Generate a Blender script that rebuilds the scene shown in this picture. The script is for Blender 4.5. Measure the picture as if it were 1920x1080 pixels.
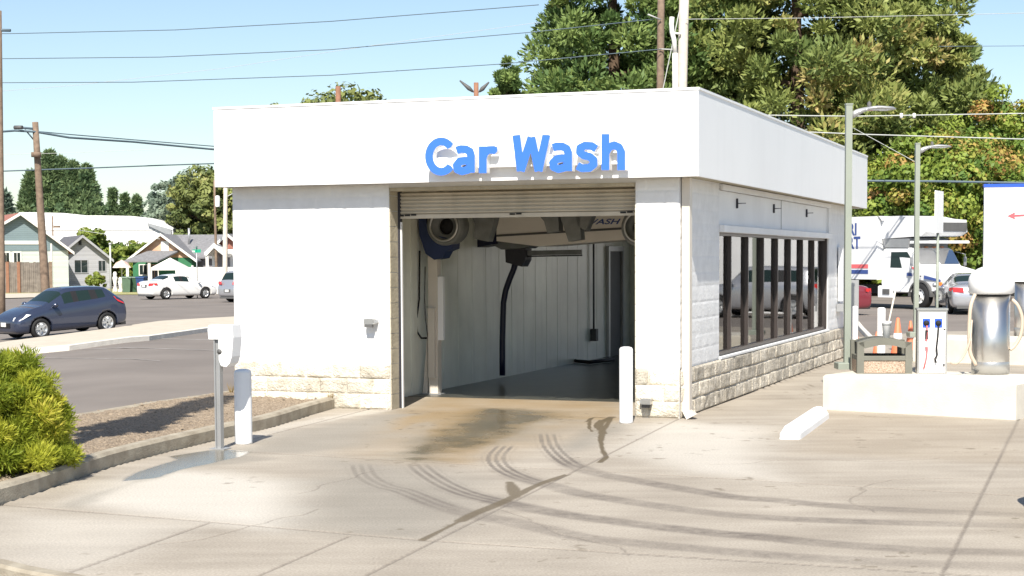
import bpy, bmesh, math, random
import numpy as np
from math import sin, cos, pi, radians, sqrt, atan2
from mathutils import Matrix, Vector

random.seed(7); rng = np.random.default_rng(7)
scene = bpy.context.scene
for o in list(bpy.data.objects): bpy.data.objects.remove(o)
COL = scene.collection

# ------------------------------------------------------------------ camera
FPX, PIT, ROL, CPX, CPY, CH = 3053.27, .0587, -.0049, 960., 665.05, 2.0
_c, _s, _cr, _sr = cos(PIT), sin(PIT), cos(ROL), sin(ROL)
_R0 = np.array([1, 0, 0.]); _U0 = np.array([0, _s, _c]); FW = np.array([0, _c, -_s])
RR = _cr*_R0+_sr*_U0; UU = -_sr*_R0+_cr*_U0
EYE = np.array([0, 0, CH])
cam_d = bpy.data.cameras.new('camera'); cam = bpy.data.objects.new('camera', cam_d); COL.objects.link(cam)
cam_d.sensor_width = 36; cam_d.lens = 36*FPX/1920
cam_d.shift_x = 0; cam_d.shift_y = (CPY-540)/1920
cam_d.clip_start = .1; cam_d.clip_end = 8000
cam.matrix_world = Matrix(((RR[0], UU[0], -FW[0], 0), (RR[1], UU[1], -FW[1], 0), (RR[2], UU[2], -FW[2], CH), (0, 0, 0, 1)))
scene.camera = cam

# ------------------------------------------------------------------ sky and sun
YAW = .3537
SUN_EL = radians(46.0)
_sd = np.array([-.112, -.994])          # horizontal direction towards the sun
world = bpy.data.worlds.new("World"); scene.world = world; world.use_nodes = True
wn = world.node_tree; wn.nodes.clear()
wo = wn.nodes.new('ShaderNodeOutputWorld'); wb = wn.nodes.new('ShaderNodeBackground'); sky = wn.nodes.new('ShaderNodeTexSky')
sky.sky_type = 'NISHITA'; sky.sun_disc = False; sky.sun_elevation = SUN_EL; sky.sun_rotation = atan2(_sd[0], _sd[1])
sky.altitude = 50; sky.air_density = 1.0; sky.dust_density = .6; sky.ozone_density = 1.5
wb.inputs['Strength'].default_value = .085
wn.links.new(sky.outputs[0], wb.inputs[0]); wn.links.new(wb.outputs[0], wo.inputs[0])
sun_d = bpy.data.lights.new('sun', 'SUN'); sun_d.energy = 4.6; sun_d.angle = radians(.5); sun_d.color = (1, .93, .82)
sun = bpy.data.objects.new('sun', sun_d); COL.objects.link(sun)
_v = Vector((_sd[0]*cos(SUN_EL), _sd[1]*cos(SUN_EL), sin(SUN_EL)))
sun.rotation_euler = _v.to_track_quat('Z', 'Y').to_euler(); sun.location = (0, -20, 30)
scene.view_settings.view_transform = 'Standard'; scene.view_settings.look = 'None'
scene.view_settings.exposure = .8; scene.view_settings.gamma = 1
scene.cycles.max_bounces = 10; scene.cycles.diffuse_bounces = 8; scene.cycles.transparent_max_bounces = 8

# ------------------------------------------------------------------ where things stand (measured positions)
def ray(x, y): return FW+RR*(x-CPX)/FPX+UU*(CPY-y)/FPX
def G(x, y, z=0.): d = ray(x, y); return EYE+d*((z-CH)/d[2])
def P(x, y, D): d = ray(x, y); return EYE+d*(D/d[1])
C0 = np.array([2.0903, 20.2857, 0]); BX = np.array([cos(YAW), -sin(YAW), 0]); BY = np.array([sin(YAW), cos(YAW), 0])
def W(x, y, z=0.): return C0+BX*x+BY*y+np.array([0, 0, z])
def loc(p): q = np.asarray(p)-C0; return np.array([q@BX, q@BY, q[2]])
def Lp(x, y, ly): d = ray(x, y); return loc(EYE+d*(((C0-EYE)@BY+ly)/(d@BY)))
def Ls(x, y, lx): d = ray(x, y); return loc(EYE+d*(((C0-EYE)@BX+lx)/(d@BX)))
def sstep(a, b, x): t = np.clip((x-a)/(b-a), 0, 1); return t*t*(3-2*t)
def gz(X, Y):
    X = np.asarray(X, float); Y = np.asarray(Y, float)
    u = X/np.maximum(Y, 6.)
    z = -.3+.28*sstep(-.165, -.08, u)
    fade = sstep(22, 34, Y)*(1-sstep(62, 85, Y))
    return z+np.minimum(u+.235, 0)*3.0*fade

# ------------------------------------------------------------------ materials
def nodes(name):
    m = bpy.data.materials.new(name); m.use_nodes = True
    return m, m.node_tree, m.node_tree.nodes['Principled BSDF']
def N(t, k, **kw):
    n = t.nodes.new(k)
    for a, v in kw.items():
        if a in n.inputs: n.inputs[a].default_value = v
        else: setattr(n, a, v)
    return n
def mat(name, col, rough=.7, var=.12, sc=3., metal=0., bump=0., bsc=30., spec=.4, coat=0., col2=None, detail=6, dirt=0.):
    m, t, b = nodes(name)
    tc = N(t, 'ShaderNodeTexCoord')
    n1 = N(t, 'ShaderNodeTexNoise'); n1.inputs['Scale'].default_value = sc; n1.inputs['Detail'].default_value = detail
    t.links.new(tc.outputs['Object'], n1.inputs['Vector'])
    r = N(t, 'ShaderNodeValToRGB')
    c2 = col2 if col2 else tuple(min(1, c*(1+var)) for c in col)
    c1 = col if col2 else tuple(c*(1-var) for c in col)
    r.color_ramp.elements[0].color = (*c1, 1); r.color_ramp.elements[1].color = (*c2, 1)
    r.color_ramp.elements[0].position = .3; r.color_ramp.elements[1].position = .7
    t.links.new(n1.outputs[0], r.inputs[0])
    out = r.outputs[0]
    if dirt:
        n3 = N(t, 'ShaderNodeTexNoise'); n3.inputs['Scale'].default_value = 1.7; n3.inputs['Detail'].default_value = 9
        mp = N(t, 'ShaderNodeMapping'); mp.inputs['Scale'].default_value = (2.5, 2.5, .35)
        t.links.new(tc.outputs['Object'], mp.inputs[0]); t.links.new(mp.outputs[0], n3.inputs['Vector'])
        r3 = N(t, 'ShaderNodeValToRGB'); r3.color_ramp.elements[0].position = .5; r3.color_ramp.elements[1].position = .75
        r3.color_ramp.elements[1].color = (dirt, dirt, dirt, 1)
        mx = N(t, 'ShaderNodeMixRGB'); mx.inputs[2].default_value = (*[c*.45 for c in col], 1)
        t.links.new(n3.outputs[0], r3.inputs[0]); t.links.new(r3.outputs[0], mx.inputs[0]); t.links.new(out, mx.inputs[1]); out = mx.outputs[0]
    t.links.new(out, b.inputs['Base Color'])
    b.inputs['Roughness'].default_value = rough; b.inputs['Metallic'].default_value = metal
    b.inputs['Specular IOR Level'].default_value = spec; b.inputs['Coat Weight'].default_value = coat
    if coat: b.inputs['Coat Roughness'].default_value = .06
    if bump:
        n2 = N(t, 'ShaderNodeTexNoise'); n2.inputs['Scale'].default_value = bsc; n2.inputs['Detail'].default_value = 8
        t.links.new(tc.outputs['Object'], n2.inputs['Vector'])
        bp = N(t, 'ShaderNodeBump'); bp.inputs['Strength'].default_value = bump; bp.inputs['Distance'].default_value = .03
        t.links.new(n2.outputs[0], bp.inputs['Height']); t.links.new(bp.outputs[0], b.inputs['Normal'])
    return m
def blockstone(name, c1, c2, axis, bw):
    m = mat(name, c1, .9, 0, 9, bump=.9, bsc=40, col2=c2, detail=12); t = m.node_tree; b = t.nodes['Principled BSDF']
    src = b.inputs['Base Color'].links[0].from_socket
    tc = N(t, 'ShaderNodeTexCoord'); sp = N(t, 'ShaderNodeSeparateXYZ'); t.links.new(tc.outputs['Object'], sp.inputs[0])
    def M_(op, a, v): n = N(t, 'ShaderNodeMath', operation=op); t.links.new(a, n.inputs[0]); n.inputs[1].default_value = v; return n.outputs[0]
    row = M_('FLOOR', M_('DIVIDE', sp.outputs['Z'], .2033), 0); half = M_('MULTIPLY', M_('MODULO', row, 2), .5)
    ad = N(t, 'ShaderNodeMath', operation='ADD'); t.links.new(M_('DIVIDE', sp.outputs[axis], bw), ad.inputs[0]); t.links.new(half, ad.inputs[1])
    cb = N(t, 'ShaderNodeCombineXYZ'); t.links.new(M_('FLOOR', ad.outputs[0], 0), cb.inputs[0]); t.links.new(row, cb.inputs[1])
    w_ = N(t, 'ShaderNodeTexWhiteNoise'); t.links.new(cb.outputs[0], w_.inputs['Vector'])
    n2 = N(t, 'ShaderNodeTexNoise'); n2.inputs['Scale'].default_value = 6; n2.inputs['Detail'].default_value = 9; t.links.new(tc.outputs['Object'], n2.inputs['Vector'])
    a2 = N(t, 'ShaderNodeMath', operation='ADD'); t.links.new(w_.outputs['Value'], a2.inputs[0]); t.links.new(n2.outputs[0], a2.inputs[1])
    mr = N(t, 'ShaderNodeMapRange'); mr.inputs['From Min'].default_value = .3; mr.inputs['From Max'].default_value = 1.5; mr.inputs['To Min'].default_value = .62; mr.inputs['To Max'].default_value = 1.22; t.links.new(a2.outputs[0], mr.inputs[0])
    vm = N(t, 'ShaderNodeVectorMath', operation='SCALE'); t.links.new(src, vm.inputs[0]); t.links.new(mr.outputs[0], vm.inputs['Scale']); t.links.new(vm.outputs[0], b.inputs['Base Color'])
    return m
def banded(name, col, pitch, axis='Z', rough=.6, var=.15, depth=.5):
    """horizontal lap siding / boards / shingles: repeating boards with a shadow gap"""
    m, t, b = nodes(name)
    tc = N(t, 'ShaderNodeTexCoord'); sp = N(t, 'ShaderNodeSeparateXYZ'); t.links.new(tc.outputs['Object'], sp.inputs[0])
    md = N(t, 'ShaderNodeMath', operation='DIVIDE'); md.inputs[1].default_value = pitch; t.links.new(sp.outputs[axis], md.inputs[0])
    fr = N(t, 'ShaderNodeMath', operation='FRACT'); t.links.new(md.outputs[0], fr.inputs[0])
    fl = N(t, 'ShaderNodeMath', operation='FLOOR'); t.links.new(md.outputs[0], fl.inputs[0])
    wn_ = N(t, 'ShaderNodeTexWhiteNoise'); wn_.noise_dimensions = '1D'; t.links.new(fl.outputs[0], wn_.inputs['W'])
    n1 = N(t, 'ShaderNodeTexNoise'); n1.inputs['Scale'].default_value = 2.; n1.inputs['Detail'].default_value = 8
    t.links.new(tc.outputs['Object'], n1.inputs['Vector'])
    ad = N(t, 'ShaderNodeMath', operation='ADD'); t.links.new(wn_.outputs['Value'], ad.inputs[0]); t.links.new(n1.outputs[0], ad.inputs[1])
    mr = N(t, 'ShaderNodeMapRange'); mr.inputs['From Max'].default_value = 2; mr.inputs['To Min'].default_value = 1-var; mr.inputs['To Max'].default_value = 1+var
    t.links.new(ad.outputs[0], mr.inputs[0])
    g = N(t, 'ShaderNodeMapRange'); g.inputs['From Max'].default_value = .12; g.inputs['To Min'].default_value = .35; t.links.new(fr.outputs[0], g.inputs[0])
    mu = N(t, 'ShaderNodeMath', operation='MULTIPLY'); t.links.new(mr.outputs[0], mu.inputs[0]); t.links.new(g.outputs[0], mu.inputs[1])
    vm = N(t, 'ShaderNodeVectorMath', operation='SCALE'); vm.inputs[0].default_value = col; t.links.new(mu.outputs[0], vm.inputs['Scale'])
    t.links.new(vm.outputs[0], b.inputs['Base Color']); b.inputs['Roughness'].default_value = rough
    bp = N(t, 'ShaderNodeBump'); bp.inputs['Strength'].default_value = depth; bp.inputs['Distance'].default_value = .03
    t.links.new(fr.outputs[0], bp.inputs['Height']); t.links.new(bp.outputs[0], b.inputs['Normal'])
    return m
def glassmat(name, tint, gloss=.9, transp=.0, ior=1.9, rough=.02):
    m, t, b = nodes(name); t.nodes.remove(b)
    out = t.nodes['Material Output']
    fr = N(t, 'ShaderNodeFresnel'); fr.inputs['IOR'].default_value = ior
    gl = N(t, 'ShaderNodeBsdfGlossy'); gl.inputs['Color'].default_value = (gloss, gloss, gloss, 1); gl.inputs['Roughness'].default_value = rough
    if transp:
        bs = N(t, 'ShaderNodeBsdfTransparent'); bs.inputs['Color'].default_value = (*tint, 1)
    else:
        bs = N(t, 'ShaderNodeBsdfDiffuse'); bs.inputs['Color'].default_value = (*tint, 1)
    mx = N(t, 'ShaderNodeMixShader'); t.links.new(fr.outputs[0], mx.inputs[0]); t.links.new(bs.outputs[0], mx.inputs[1]); t.links.new(gl.outputs[0], mx.inputs[2])
    t.links.new(mx.outputs[0], out.inputs[0]); return m
def leafmat(name, c_dark, c_light, c_odd, odd=.1, transl=.25):
    m, t, b = nodes(name); out = t.nodes['Material Output']
    a = N(t, 'ShaderNodeAttribute'); a.attribute_name = 'tint'
    r = N(t, 'ShaderNodeValToRGB')
    e = r.color_ramp.elements; e[0].color = (*c_dark, 1); e[0].position = 0; e[1].color = (*c_light, 1); e[1].position = 1-odd
    k = e.new(1.0); k.color = (*c_odd, 1)
    t.links.new(a.outputs['Fac'], r.inputs[0])
    t.links.new(r.outputs[0], b.inputs['Base Color']); b.inputs['Roughness'].default_value = .55; b.inputs['Specular IOR Level'].default_value = .25
    tr = N(t, 'ShaderNodeBsdfTranslucent'); t.links.new(r.outputs[0], tr.inputs[0])
    mx = N(t, 'ShaderNodeMixShader'); mx.inputs[0].default_value = transl
    t.links.new(b.outputs[0], mx.inputs[1]); t.links.new(tr.outputs[0], mx.inputs[2]); t.links.new(mx.outputs[0], out.inputs[0]); return m

M = {}
M['white'] = mat('white_paint', (.78, .79, .80), .55, .05, 1.5, dirt=.06)
M['fascia'] = mat('white_metal_fascia', (.82, .83, .84), .45, .02, .8, dirt=.05)
M['whiteblock'] = mat('painted_block', (.74, .75, .76), .65, .06, 5, bump=.25, bsc=22)
M['stone'] = mat('split_face_stone', (.40, .36, .30), .9, 0, 9, bump=.8, bsc=45, col2=(.60, .55, .47), detail=12)
M['stonecream'] = mat('cream_split_stone', (.50, .45, .36), .9, 0, 7, bump=.7, bsc=40, col2=(.72, .68, .58), detail=12)
M['stone'] = blockstone('split_face_stone', (.42, .38, .31), (.68, .63, .54), 'Y', .60); M['stonecream'] = blockstone('cream_split_stone', (.52, .47, .38), (.78, .74, .64), 'X', .40)
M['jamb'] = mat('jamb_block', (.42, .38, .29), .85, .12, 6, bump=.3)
M['slat'] = mat('galvanised_slat', (.50, .45, .36), .5, .10, 3, dirt=.3)
M['darkmetal'] = mat('dark_metal', (.035, .035, .045), .5, .1)
M['black'] = mat('black_rubber', (.012, .012, .014), .7, .1)
M['bronze'] = mat('bronze_mullion', (.060, .050, .048), .4, .1, metal=.3)
M['binframe'] = mat('trash_can_frame', (.15, .15, .125), .6, .1)
M['sage'] = mat('sage_grey_paint', (.26, .29, .25), .5, .06)
M['greypole'] = mat('grey_galvanised', (.40, .41, .42), .4, .08, 3, metal=.5)
M['steel'] = mat('stainless_steel', (.62, .61, .59), .33, .06, 2.2, metal=1., bump=.12, bsc=5)
M['steeldull'] = mat('brushed_steel', (.50, .50, .49), .35, .06, 5, metal=.8)
M['panel'] = mat('pvc_wall_panel', (.74, .765, .69), .30, .22, .6, spec=.5, dirt=.25)
M['ceiling'] = mat('bay_ceiling', (.80, .80, .77), .6)
M['machinewhite'] = mat('machine_cover', (.82, .77, .71), .4, .06, 2)
M['cream'] = mat('cream_plastic', (.62, .57, .50), .45, .06)
M['bluecloth'] = mat('navy_nozzle', (.02, .035, .10), .5, .15)
M['greynozzle'] = mat('grey_nozzle', (.16, .17, .17), .45, .2, 6)
M['navy'] = mat('navy_tube', (.006, .008, .03), .4, .1)
M['signblue'] = mat('sign_blue', (.045, .165, .72), .35, .02)
M['bluetrim'] = mat('blue_trim', (.03, .10, .55), .4, .02)
M['signwhite'] = mat('sign_return_white', (.8, .8, .8), .5, .02)
M['red'] = mat('arrow_red', (.75, .12, .14), .5, .02)
M['decalnavy'] = mat('decal_navy', (.05, .09, .28), .5, .02)
M['decalred'] = mat('decal_red', (.75, .15, .16), .5, .02)
M['concrete'] = mat('cast_concrete', (.60, .57, .50), .85, .08, 4, bump=.15, bsc=60, dirt=.12)
M['kerb'] = mat('kerb_concrete', (.25, .215, .165), .9, 0, 5, bump=.3, bsc=50, col2=(.40, .36, .285), detail=10)
M['kerbwhite'] = mat('pale_kerb', (.66, .63, .57), .9, .08, 5, bump=.2)
M['linepaint'] = mat('worn_line_paint', (.30, .28, .26), .8, .3, 3)
M['sidewalk'] = mat('pale_sidewalk', (.50, .45, .37), .9, .08, 2, bump=.2)
M['pebble'] = mat('pebble_aggregate', (.22, .15, .10), .85, 0, 60, bump=.6, bsc=70, col2=(.60, .48, .38))
M['wood'] = mat('weathered_pole_wood', (.20, .145, .105), .85, .25, 6, bump=.3)
M['woodred'] = mat('red_stained_post', (.24, .12, .075), .8, .15, 6)
M['woodpale'] = mat('sunbleached_pole', (.62, .56, .48), .8, .12, 6)
M['wire'] = mat('overhead_wire', (.10, .14, .17), .6, .05)
M['wirepale'] = mat('aluminium_wire', (.45, .47, .45), .5, .05)
M['bark'] = mat('bark', (.11, .075, .05), .9, .3, 5, bump=.5)
M['tyre'] = mat('tyre_rubber', (.016, .016, .017), .75, .1)
M['rim'] = mat('alloy_rim', (.62, .63, .64), .28, .05, metal=.7)
M['rimwhite'] = mat('white_steel_rim', (.78, .78, .76), .45, .04)
M['carglass'] = glassmat('car_glass', (.015, .028, .026), .8, 0, 1.45)
M['lampglass'] = mat('headlight_glass', (.75, .78, .80), .12, .05, spec=.8, coat=.6)
M['taillight'] = mat('tail_light', (.60, .03, .03), .2, .1, 20, coat=.6)
M['amber'] = mat('amber_lens', (.75, .25, .05), .25, .05, coat=.5)
M['plate'] = mat('licence_plate', (.75, .75, .72), .4, .05)
M['greyplastic'] = mat('grey_plastic', (.10, .10, .10), .6, .1)
M['green'] = mat('green_siding', (.035, .17, .08), .6, .08)
M['greensign'] = mat('street_sign_green', (.01, .30, .17), .4, .05)
M['orange'] = mat('cone_orange', (.72, .20, .10), .5, .06)
M['umber'] = mat('cream_hose', (.52, .43, .34), .5, .08)
M['bin'] = mat('green_bin', (.03, .08, .045), .5, .1)
M['binpale'] = mat('pale_bin', (.09, .15, .10), .5, .1)
M['binblue'] = mat('blue_bin', (.02, .05, .16), .5, .1)
M['glasswin'] = glassmat('house_window_glass', (.02, .03, .03), .7, 0, 1.6)
M['bayglass'] = glassmat('bay_window_glass', (.88, .90, .88), 1., .5, 1.6)
M['wetfloor'] = mat('wet_bay_floor', (.06, .06, .05), .30, .3, 2.2, spec=.7, bump=.05, bsc=14)
M['grass'] = mat('dry_grass', (.30, .30, .12), .95, .25, 8, bump=.6, bsc=60, col2=(.42, .38, .18))
M['gravelmat'] = mat('gravel_bed', (.15, .115, .08), .95, 0, 40, bump=1., bsc=38, col2=(.36, .29, .215), detail=12)
M['asphalt'] = mat('worn_asphalt', (.165, .145, .130), .92, 0, .35, bump=.12, bsc=90, col2=(.215, .19, .17), detail=12)

# ------------------------------------------------------------------ mesh building
def root_of(o):
    while o.parent: o = o.parent
    return o
class MB:
    def __init__(s): s.v = []; s.f = []; s.sm = []
    def add(s, vs, fs, smooth=False):
        n = len(s.v); s.v += [tuple(map(float, p)) for p in vs]; s.f += [tuple(i+n for i in f) for f in fs]; s.sm += [smooth]*len(fs); return s
    def box(s, x0, x1, y0, y1, z0, z1, bev=0.):
        if bev > 0:
            b = bev; vs = []
            for (z, k) in ((z0, 0), (z1-b, 0), (z1, b)):
                vs += [(x0+k+b*0, y0+k, z), (x1-k, y0+k, z), (x1-k, y1-k, z), (x0+k, y1-k, z)]
            fs = [(3, 2, 1, 0), (8, 9, 10, 11)]
            for r in range(2):
                for i in range(4): j = (i+1) % 4; fs.append((4*r+i, 4*r+j, 4*r+4+j, 4*r+4+i))
            return s.add(vs, fs)
        return s.add([(x0, y0, z0), (x1, y0, z0), (x1, y1, z0), (x0, y1, z0), (x0, y0, z1), (x1, y0, z1), (x1, y1, z1), (x0, y1, z1)],
                     [(3, 2, 1, 0), (4, 5, 6, 7), (0, 1, 5, 4), (1, 2, 6, 5), (2, 3, 7, 6), (3, 0, 4, 7)])
    def tube(s, pts, r, n=8, cap=True):
        pts = [Vector(p) for p in pts]; rs = r if hasattr(r, '__len__') else [r]*len(pts)
        vs = []; up = None
        for i, p in enumerate(pts):
            a = pts[max(i-1, 0)]; b = pts[min(i+1, len(pts)-1)]; d = (b-a)
            if d.length < 1e-9: d = Vector((0, 0, 1))
            d.normalize()
            if up is None: up = Vector((0, 0, 1)) if abs(d.z) < .9 else Vector((1, 0, 0))
            x = up.cross(d)
            if x.length < 1e-4: x = Vector((0, 1, 0)).cross(d)
            x.normalize(); y = d.cross(x).normalized(); up = y if abs(d.z) < .9 else up
            for k in range(n): t = 2*pi*k/n; vs.append(p+x*(rs[i]*cos(t))+y*(rs[i]*sin(t)))
        fs = []
        for i in range(len(pts)-1):
            for k in range(n): j = (k+1) % n; fs.append((i*n+k, i*n+j, (i+1)*n+j, (i+1)*n+k))
        s.add(vs, fs, True)
        if cap:
            m = len(s.v)-len(vs); s.f += [tuple(m+k for k in reversed(range(n))), tuple(m+(len(pts)-1)*n+k for k in range(n))]; s.sm += [False, False]
        return s
    def lathe(s, c, prof, n=24, axis='z', smooth=True):
        vs = []; fs = []
        for (r, h) in prof:
            for k in range(n):
                t = 2*pi*k/n
                if axis == 'z': vs.append((c[0]+r*cos(t), c[1]+r*sin(t), c[2]+h))
                elif axis == 'y': vs.append((c[0]+r*cos(t), c[1]+h, c[2]+r*sin(t)))
                else: vs.append((c[0]+h, c[1]+r*cos(t), c[2]+r*sin(t)))
        for i in range(len(prof)-1):
            for k in range(n): j = (k+1) % n; fs.append((i*n+k, i*n+j, (i+1)*n+j, (i+1)*n+k))
        return s.add(vs, fs, smooth)
    def prism(s, poly, y0, y1, axis='y'):
        n = len(poly)
        if axis == 'y': vs = [(p[0], y0, p[1]) for p in poly]+[(p[0], y1, p[1]) for p in poly]
        elif axis == 'x': vs = [(y0, p[0], p[1]) for p in poly]+[(y1, p[0], p[1]) for p in poly]
        else: vs = [(p[0], p[1], y0) for p in poly]+[(p[0], p[1], y1) for p in poly]
        fs = [tuple(reversed(range(n))), tuple(range(n, 2*n))]+[(i, (i+1) % n, n+(i+1) % n, n+i) for i in range(n)]
        return s.add(vs, fs)
    def build(s, name, m, parent=None, space='own', origin=None):
        V = s.v
        if space == 'bay': V = [tuple(W(*p)) for p in V]
        if parent is not None and space != 'own':
            inv = root_of(parent)['_m']; inv = Matrix([inv[i*4:i*4+4] for i in range(4)]).inverted()
            V = [tuple(inv @ Vector(p)) for p in V]
        if parent is None and origin is None and len(V):
            A = np.array(V); origin = (float(A[:, 0].mean()), float(A[:, 1].mean()), float(A[:, 2].min()))
        if parent is None: V = [tuple(np.array(p)-np.array(origin)) for p in V]
        me = bpy.data.meshes.new(name); me.from_pydata(V, [], s.f); me.polygons.foreach_set('use_smooth', s.sm)
        bm = bmesh.new(); bm.from_mesh(me); bmesh.ops.recalc_face_normals(bm, faces=bm.faces); bm.to_mesh(me); bm.free()
        me.materials.append(m if not isinstance(m, str) else M[m]); me.update()
        o = bpy.data.objects.new(name, me); COL.objects.link(o)
        if parent is not None: o.parent = parent
        else: o.location = origin
        return o
def thing(name, label, cat, at=(0, 0, 0), rz=0., group=None, ry=0.):
    o = bpy.data.objects.new(name, None); COL.objects.link(o); o.empty_display_size = .3
    o.location = tuple(map(float, at)); o.rotation_mode = 'XYZ'; o.rotation_euler = (0, ry, rz)
    mt = Matrix.Translation(Vector(tuple(map(float, at)))) @ Matrix.Rotation(rz, 4, 'Z') @ Matrix.Rotation(ry, 4, 'Y')
    o['_m'] = [mt[i][j] for i in range(4) for j in range(4)]
    o['label'] = label; o['category'] = cat
    if group: o['group'] = group
    return o
def tag(o, label, cat, group=None):
    o['label'] = label; o['category'] = cat
    if group: o['group'] = group
    return o
def struct(o): o['kind'] = 'structure'; return o
def copy_tree(o, parent=None):
    c = o.copy(); COL.objects.link(c)
    if parent: c.parent = parent
    for ch in list(o.children): copy_tree(ch, c)
    return c
def text(parent, name, body, m, size, ext, rot, at, space_m, shear=0., off=0., sx=1.):
    cu = bpy.data.curves.new('t', 'FONT'); cu.body = body; cu.size = size; cu.extrude = ext; cu.shear = shear; cu.offset = off
    cu.align_x = 'LEFT'; cu.resolution_u = 6
    to = bpy.data.objects.new('t', cu); COL.objects.link(to)
    dg = bpy.context.evaluated_depsgraph_get(); me = bpy.data.meshes.new_from_object(to.evaluated_get(dg))
    bpy.data.objects.remove(to); me.name = name
    return me
def link_mesh(me, name, m, parent):
    me.materials.clear(); me.materials.append(M[m]); o = bpy.data.objects.new(name, me); COL.objects.link(o); o.parent = parent; return o

# ================================================================== GROUND
def grid_axis(parts):
    a = []
    for (x0, x1, st) in parts: a += list(np.arange(x0, x1-1e-6, st))
    a.append(parts[-1][1]); return np.array(a)
gx = grid_axis([(-900, -100, 50), (-100, -30, 2.5), (-30, 20, .5), (20, 100, 4), (100, 900, 50)])
gy = grid_axis([(-60, 6, 6), (6, 40, .5), (40, 130, 2.), (130, 300, 10), (300, 3000, 150)])
XX, YY = np.meshgrid(gx, gy); ZZ = gz(XX, YY)
def grid_mesh(name, XX, YY, ZZ, m, keep=None, smooth=True):
    ny, nx = XX.shape; V = np.stack([XX, YY, ZZ], -1).reshape(-1, 3)
    idx = np.arange(nx*ny).reshape(ny, nx)
    F = np.stack([idx[:-1, :-1], idx[:-1, 1:], idx[1:, 1:], idx[1:, :-1]], -1).reshape(-1, 4)
    if keep is not None: F = F[keep.reshape(-1)]
    me = bpy.data.meshes.new(name); me.vertices.add(len(V)); me.vertices.foreach_set('co', V.ravel())
    me.loops.add(len(F)*4); me.loops.foreach_set('vertex_index', F.ravel().astype(np.int32))
    me.polygons.add(len(F)); me.polygons.foreach_set('loop_start', np.arange(len(F), dtype=np.int32)*4)
    me.polygons.foreach_set('loop_total', np.full(len(F), 4, np.int32)); me.polygons.foreach_set('use_smooth', np.full(len(F), smooth))
    me.update(calc_edges=True); me.materials.append(M[m] if isinstance(m, str) else m)
    o = bpy.data.objects.new(name, me); COL.objects.link(o); return o
struct(grid_mesh('ground', XX, YY, ZZ, 'asphalt'))

# concrete forecourt: one fine sheet with wear and painted bright tone stored per vertex
KERB = [(-150, 985), (-40, 955), (14, 941), (73, 923), (130, 902), (217, 873), (311, 848), (411, 824), (510, 801), (580, 779), (649, 759)]
KW = np.array([G(x, y)[:2] for x, y in KERB])
KW = np.vstack([KW, W(-4.86, .0)[:2]])
def inside(poly, X, Y):
    r = np.zeros(X.shape, bool); n = len(poly)
    for i in range(n):
        x0, y0 = poly[i]; x1, y1 = poly[(i+1) % n]
        c = ((y0 > Y) != (y1 > Y)); t = (x1-x0)*(Y-y0)/((y1-y0) if abs(y1-y0) > 1e-9 else 1e-9)+x0
        r ^= c & (X < t)
    return r
def segdist(X, Y, pts):
    d = np.full(X.shape, 1e9); tt = np.zeros(X.shape); L = 0
    tot = sum(np.hypot(*(np.array(pts[i+1])-pts[i])) for i in range(len(pts)-1))
    for i in range(len(pts)-1):
        a = np.array(pts[i]); b = np.array(pts[i+1]); ab = b-a; l2 = max(ab@ab, 1e-12)
        t = np.clip(((X-a[0])*ab[0]+(Y-a[1])*ab[1])/l2, 0, 1)
        dd = np.hypot(X-a[0]-t*ab[0], Y-a[1]-t*ab[1]); k = dd < d
        d = np.where(k, dd, d); tt = np.where(k, (L+t*sqrt(l2))/tot, tt); L += sqrt(l2)
    return d, tt
def smooth_pts(px, n=6):
    p = [np.array(G(x, y)[:2]) for x, y in px]; p = [2*p[0]-p[1]]+p+[2*p[-1]-p[-2]]; o = []
    for i in range(1, len(p)-2):
        for k in range(n):
            t = k/n; o.append(.5*((2*p[i])+(-p[i-1]+p[i+1])*t+(2*p[i-1]-5*p[i]+4*p[i+1]-p[i+2])*t*t+(-p[i-1]+3*p[i]-3*p[i+1]+p[i+2])*t**3))
    o.append(p[-2]); return o
def z5(l): return [(600+x/2.743, 740+y/2.743) for x, y in l]
def z6(l): return [(1200+x/2.667, 740+y/2.667) for x, y in l]
px_ = grid_axis([(-5.4, -4.2, .1), (-4.2, -2.6, .03), (-2.6, 5.0, .0165), (5.0, 7.6, .03), (7.6, 30, .8)])
py_ = grid_axis([(9.0, 9.6, .2), (9.6, 11.0, .04), (11.0, 20.5, .021), (20.5, 24.6, .03), (24.6, 44, .4)])
X, Y = np.meshgrid(px_, py_)
def vnoise(X, Y, s, seed):
    r = np.random.default_rng(seed); T = r.random((128, 128))
    u = X/s; v = Y/s; i = np.floor(u).astype(int); j = np.floor(v).astype(int); fu = u-i; fv = v-j; fu = fu*fu*(3-2*fu); fv = fv*fv*(3-2*fv)
    g = lambda a, b: T[a % 128, b % 128]
    return (g(i, j)*(1-fu)+g(i+1, j)*fu)*(1-fv)+(g(i, j+1)*(1-fu)+g(i+1, j+1)*fu)*fv
def fbm(X, Y, s, seed): return sum(vnoise(X, Y, s/2**k, seed+k)*.5**k for k in range(5))/1.94
wob = .10*(fbm(X, Y, .5, 3)-.5)
def soft_poly(px, soft=.12, wobble=1.2):
    w = np.array([G(x, y)[:2] for x, y in px]); ins = inside(w, X, Y); d, _ = segdist(X, Y, list(w)+[w[0]])
    d = np.where(ins, d, -d)+wob*wobble*2; return sstep(-soft, soft, d)
tyre = np.zeros(X.shape); dark = np.zeros(X.shape); wet = np.zeros(X.shape); brown = np.zeros(X.shape); bright = np.zeros(X.shape); joint = np.zeros(X.shape)
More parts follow.
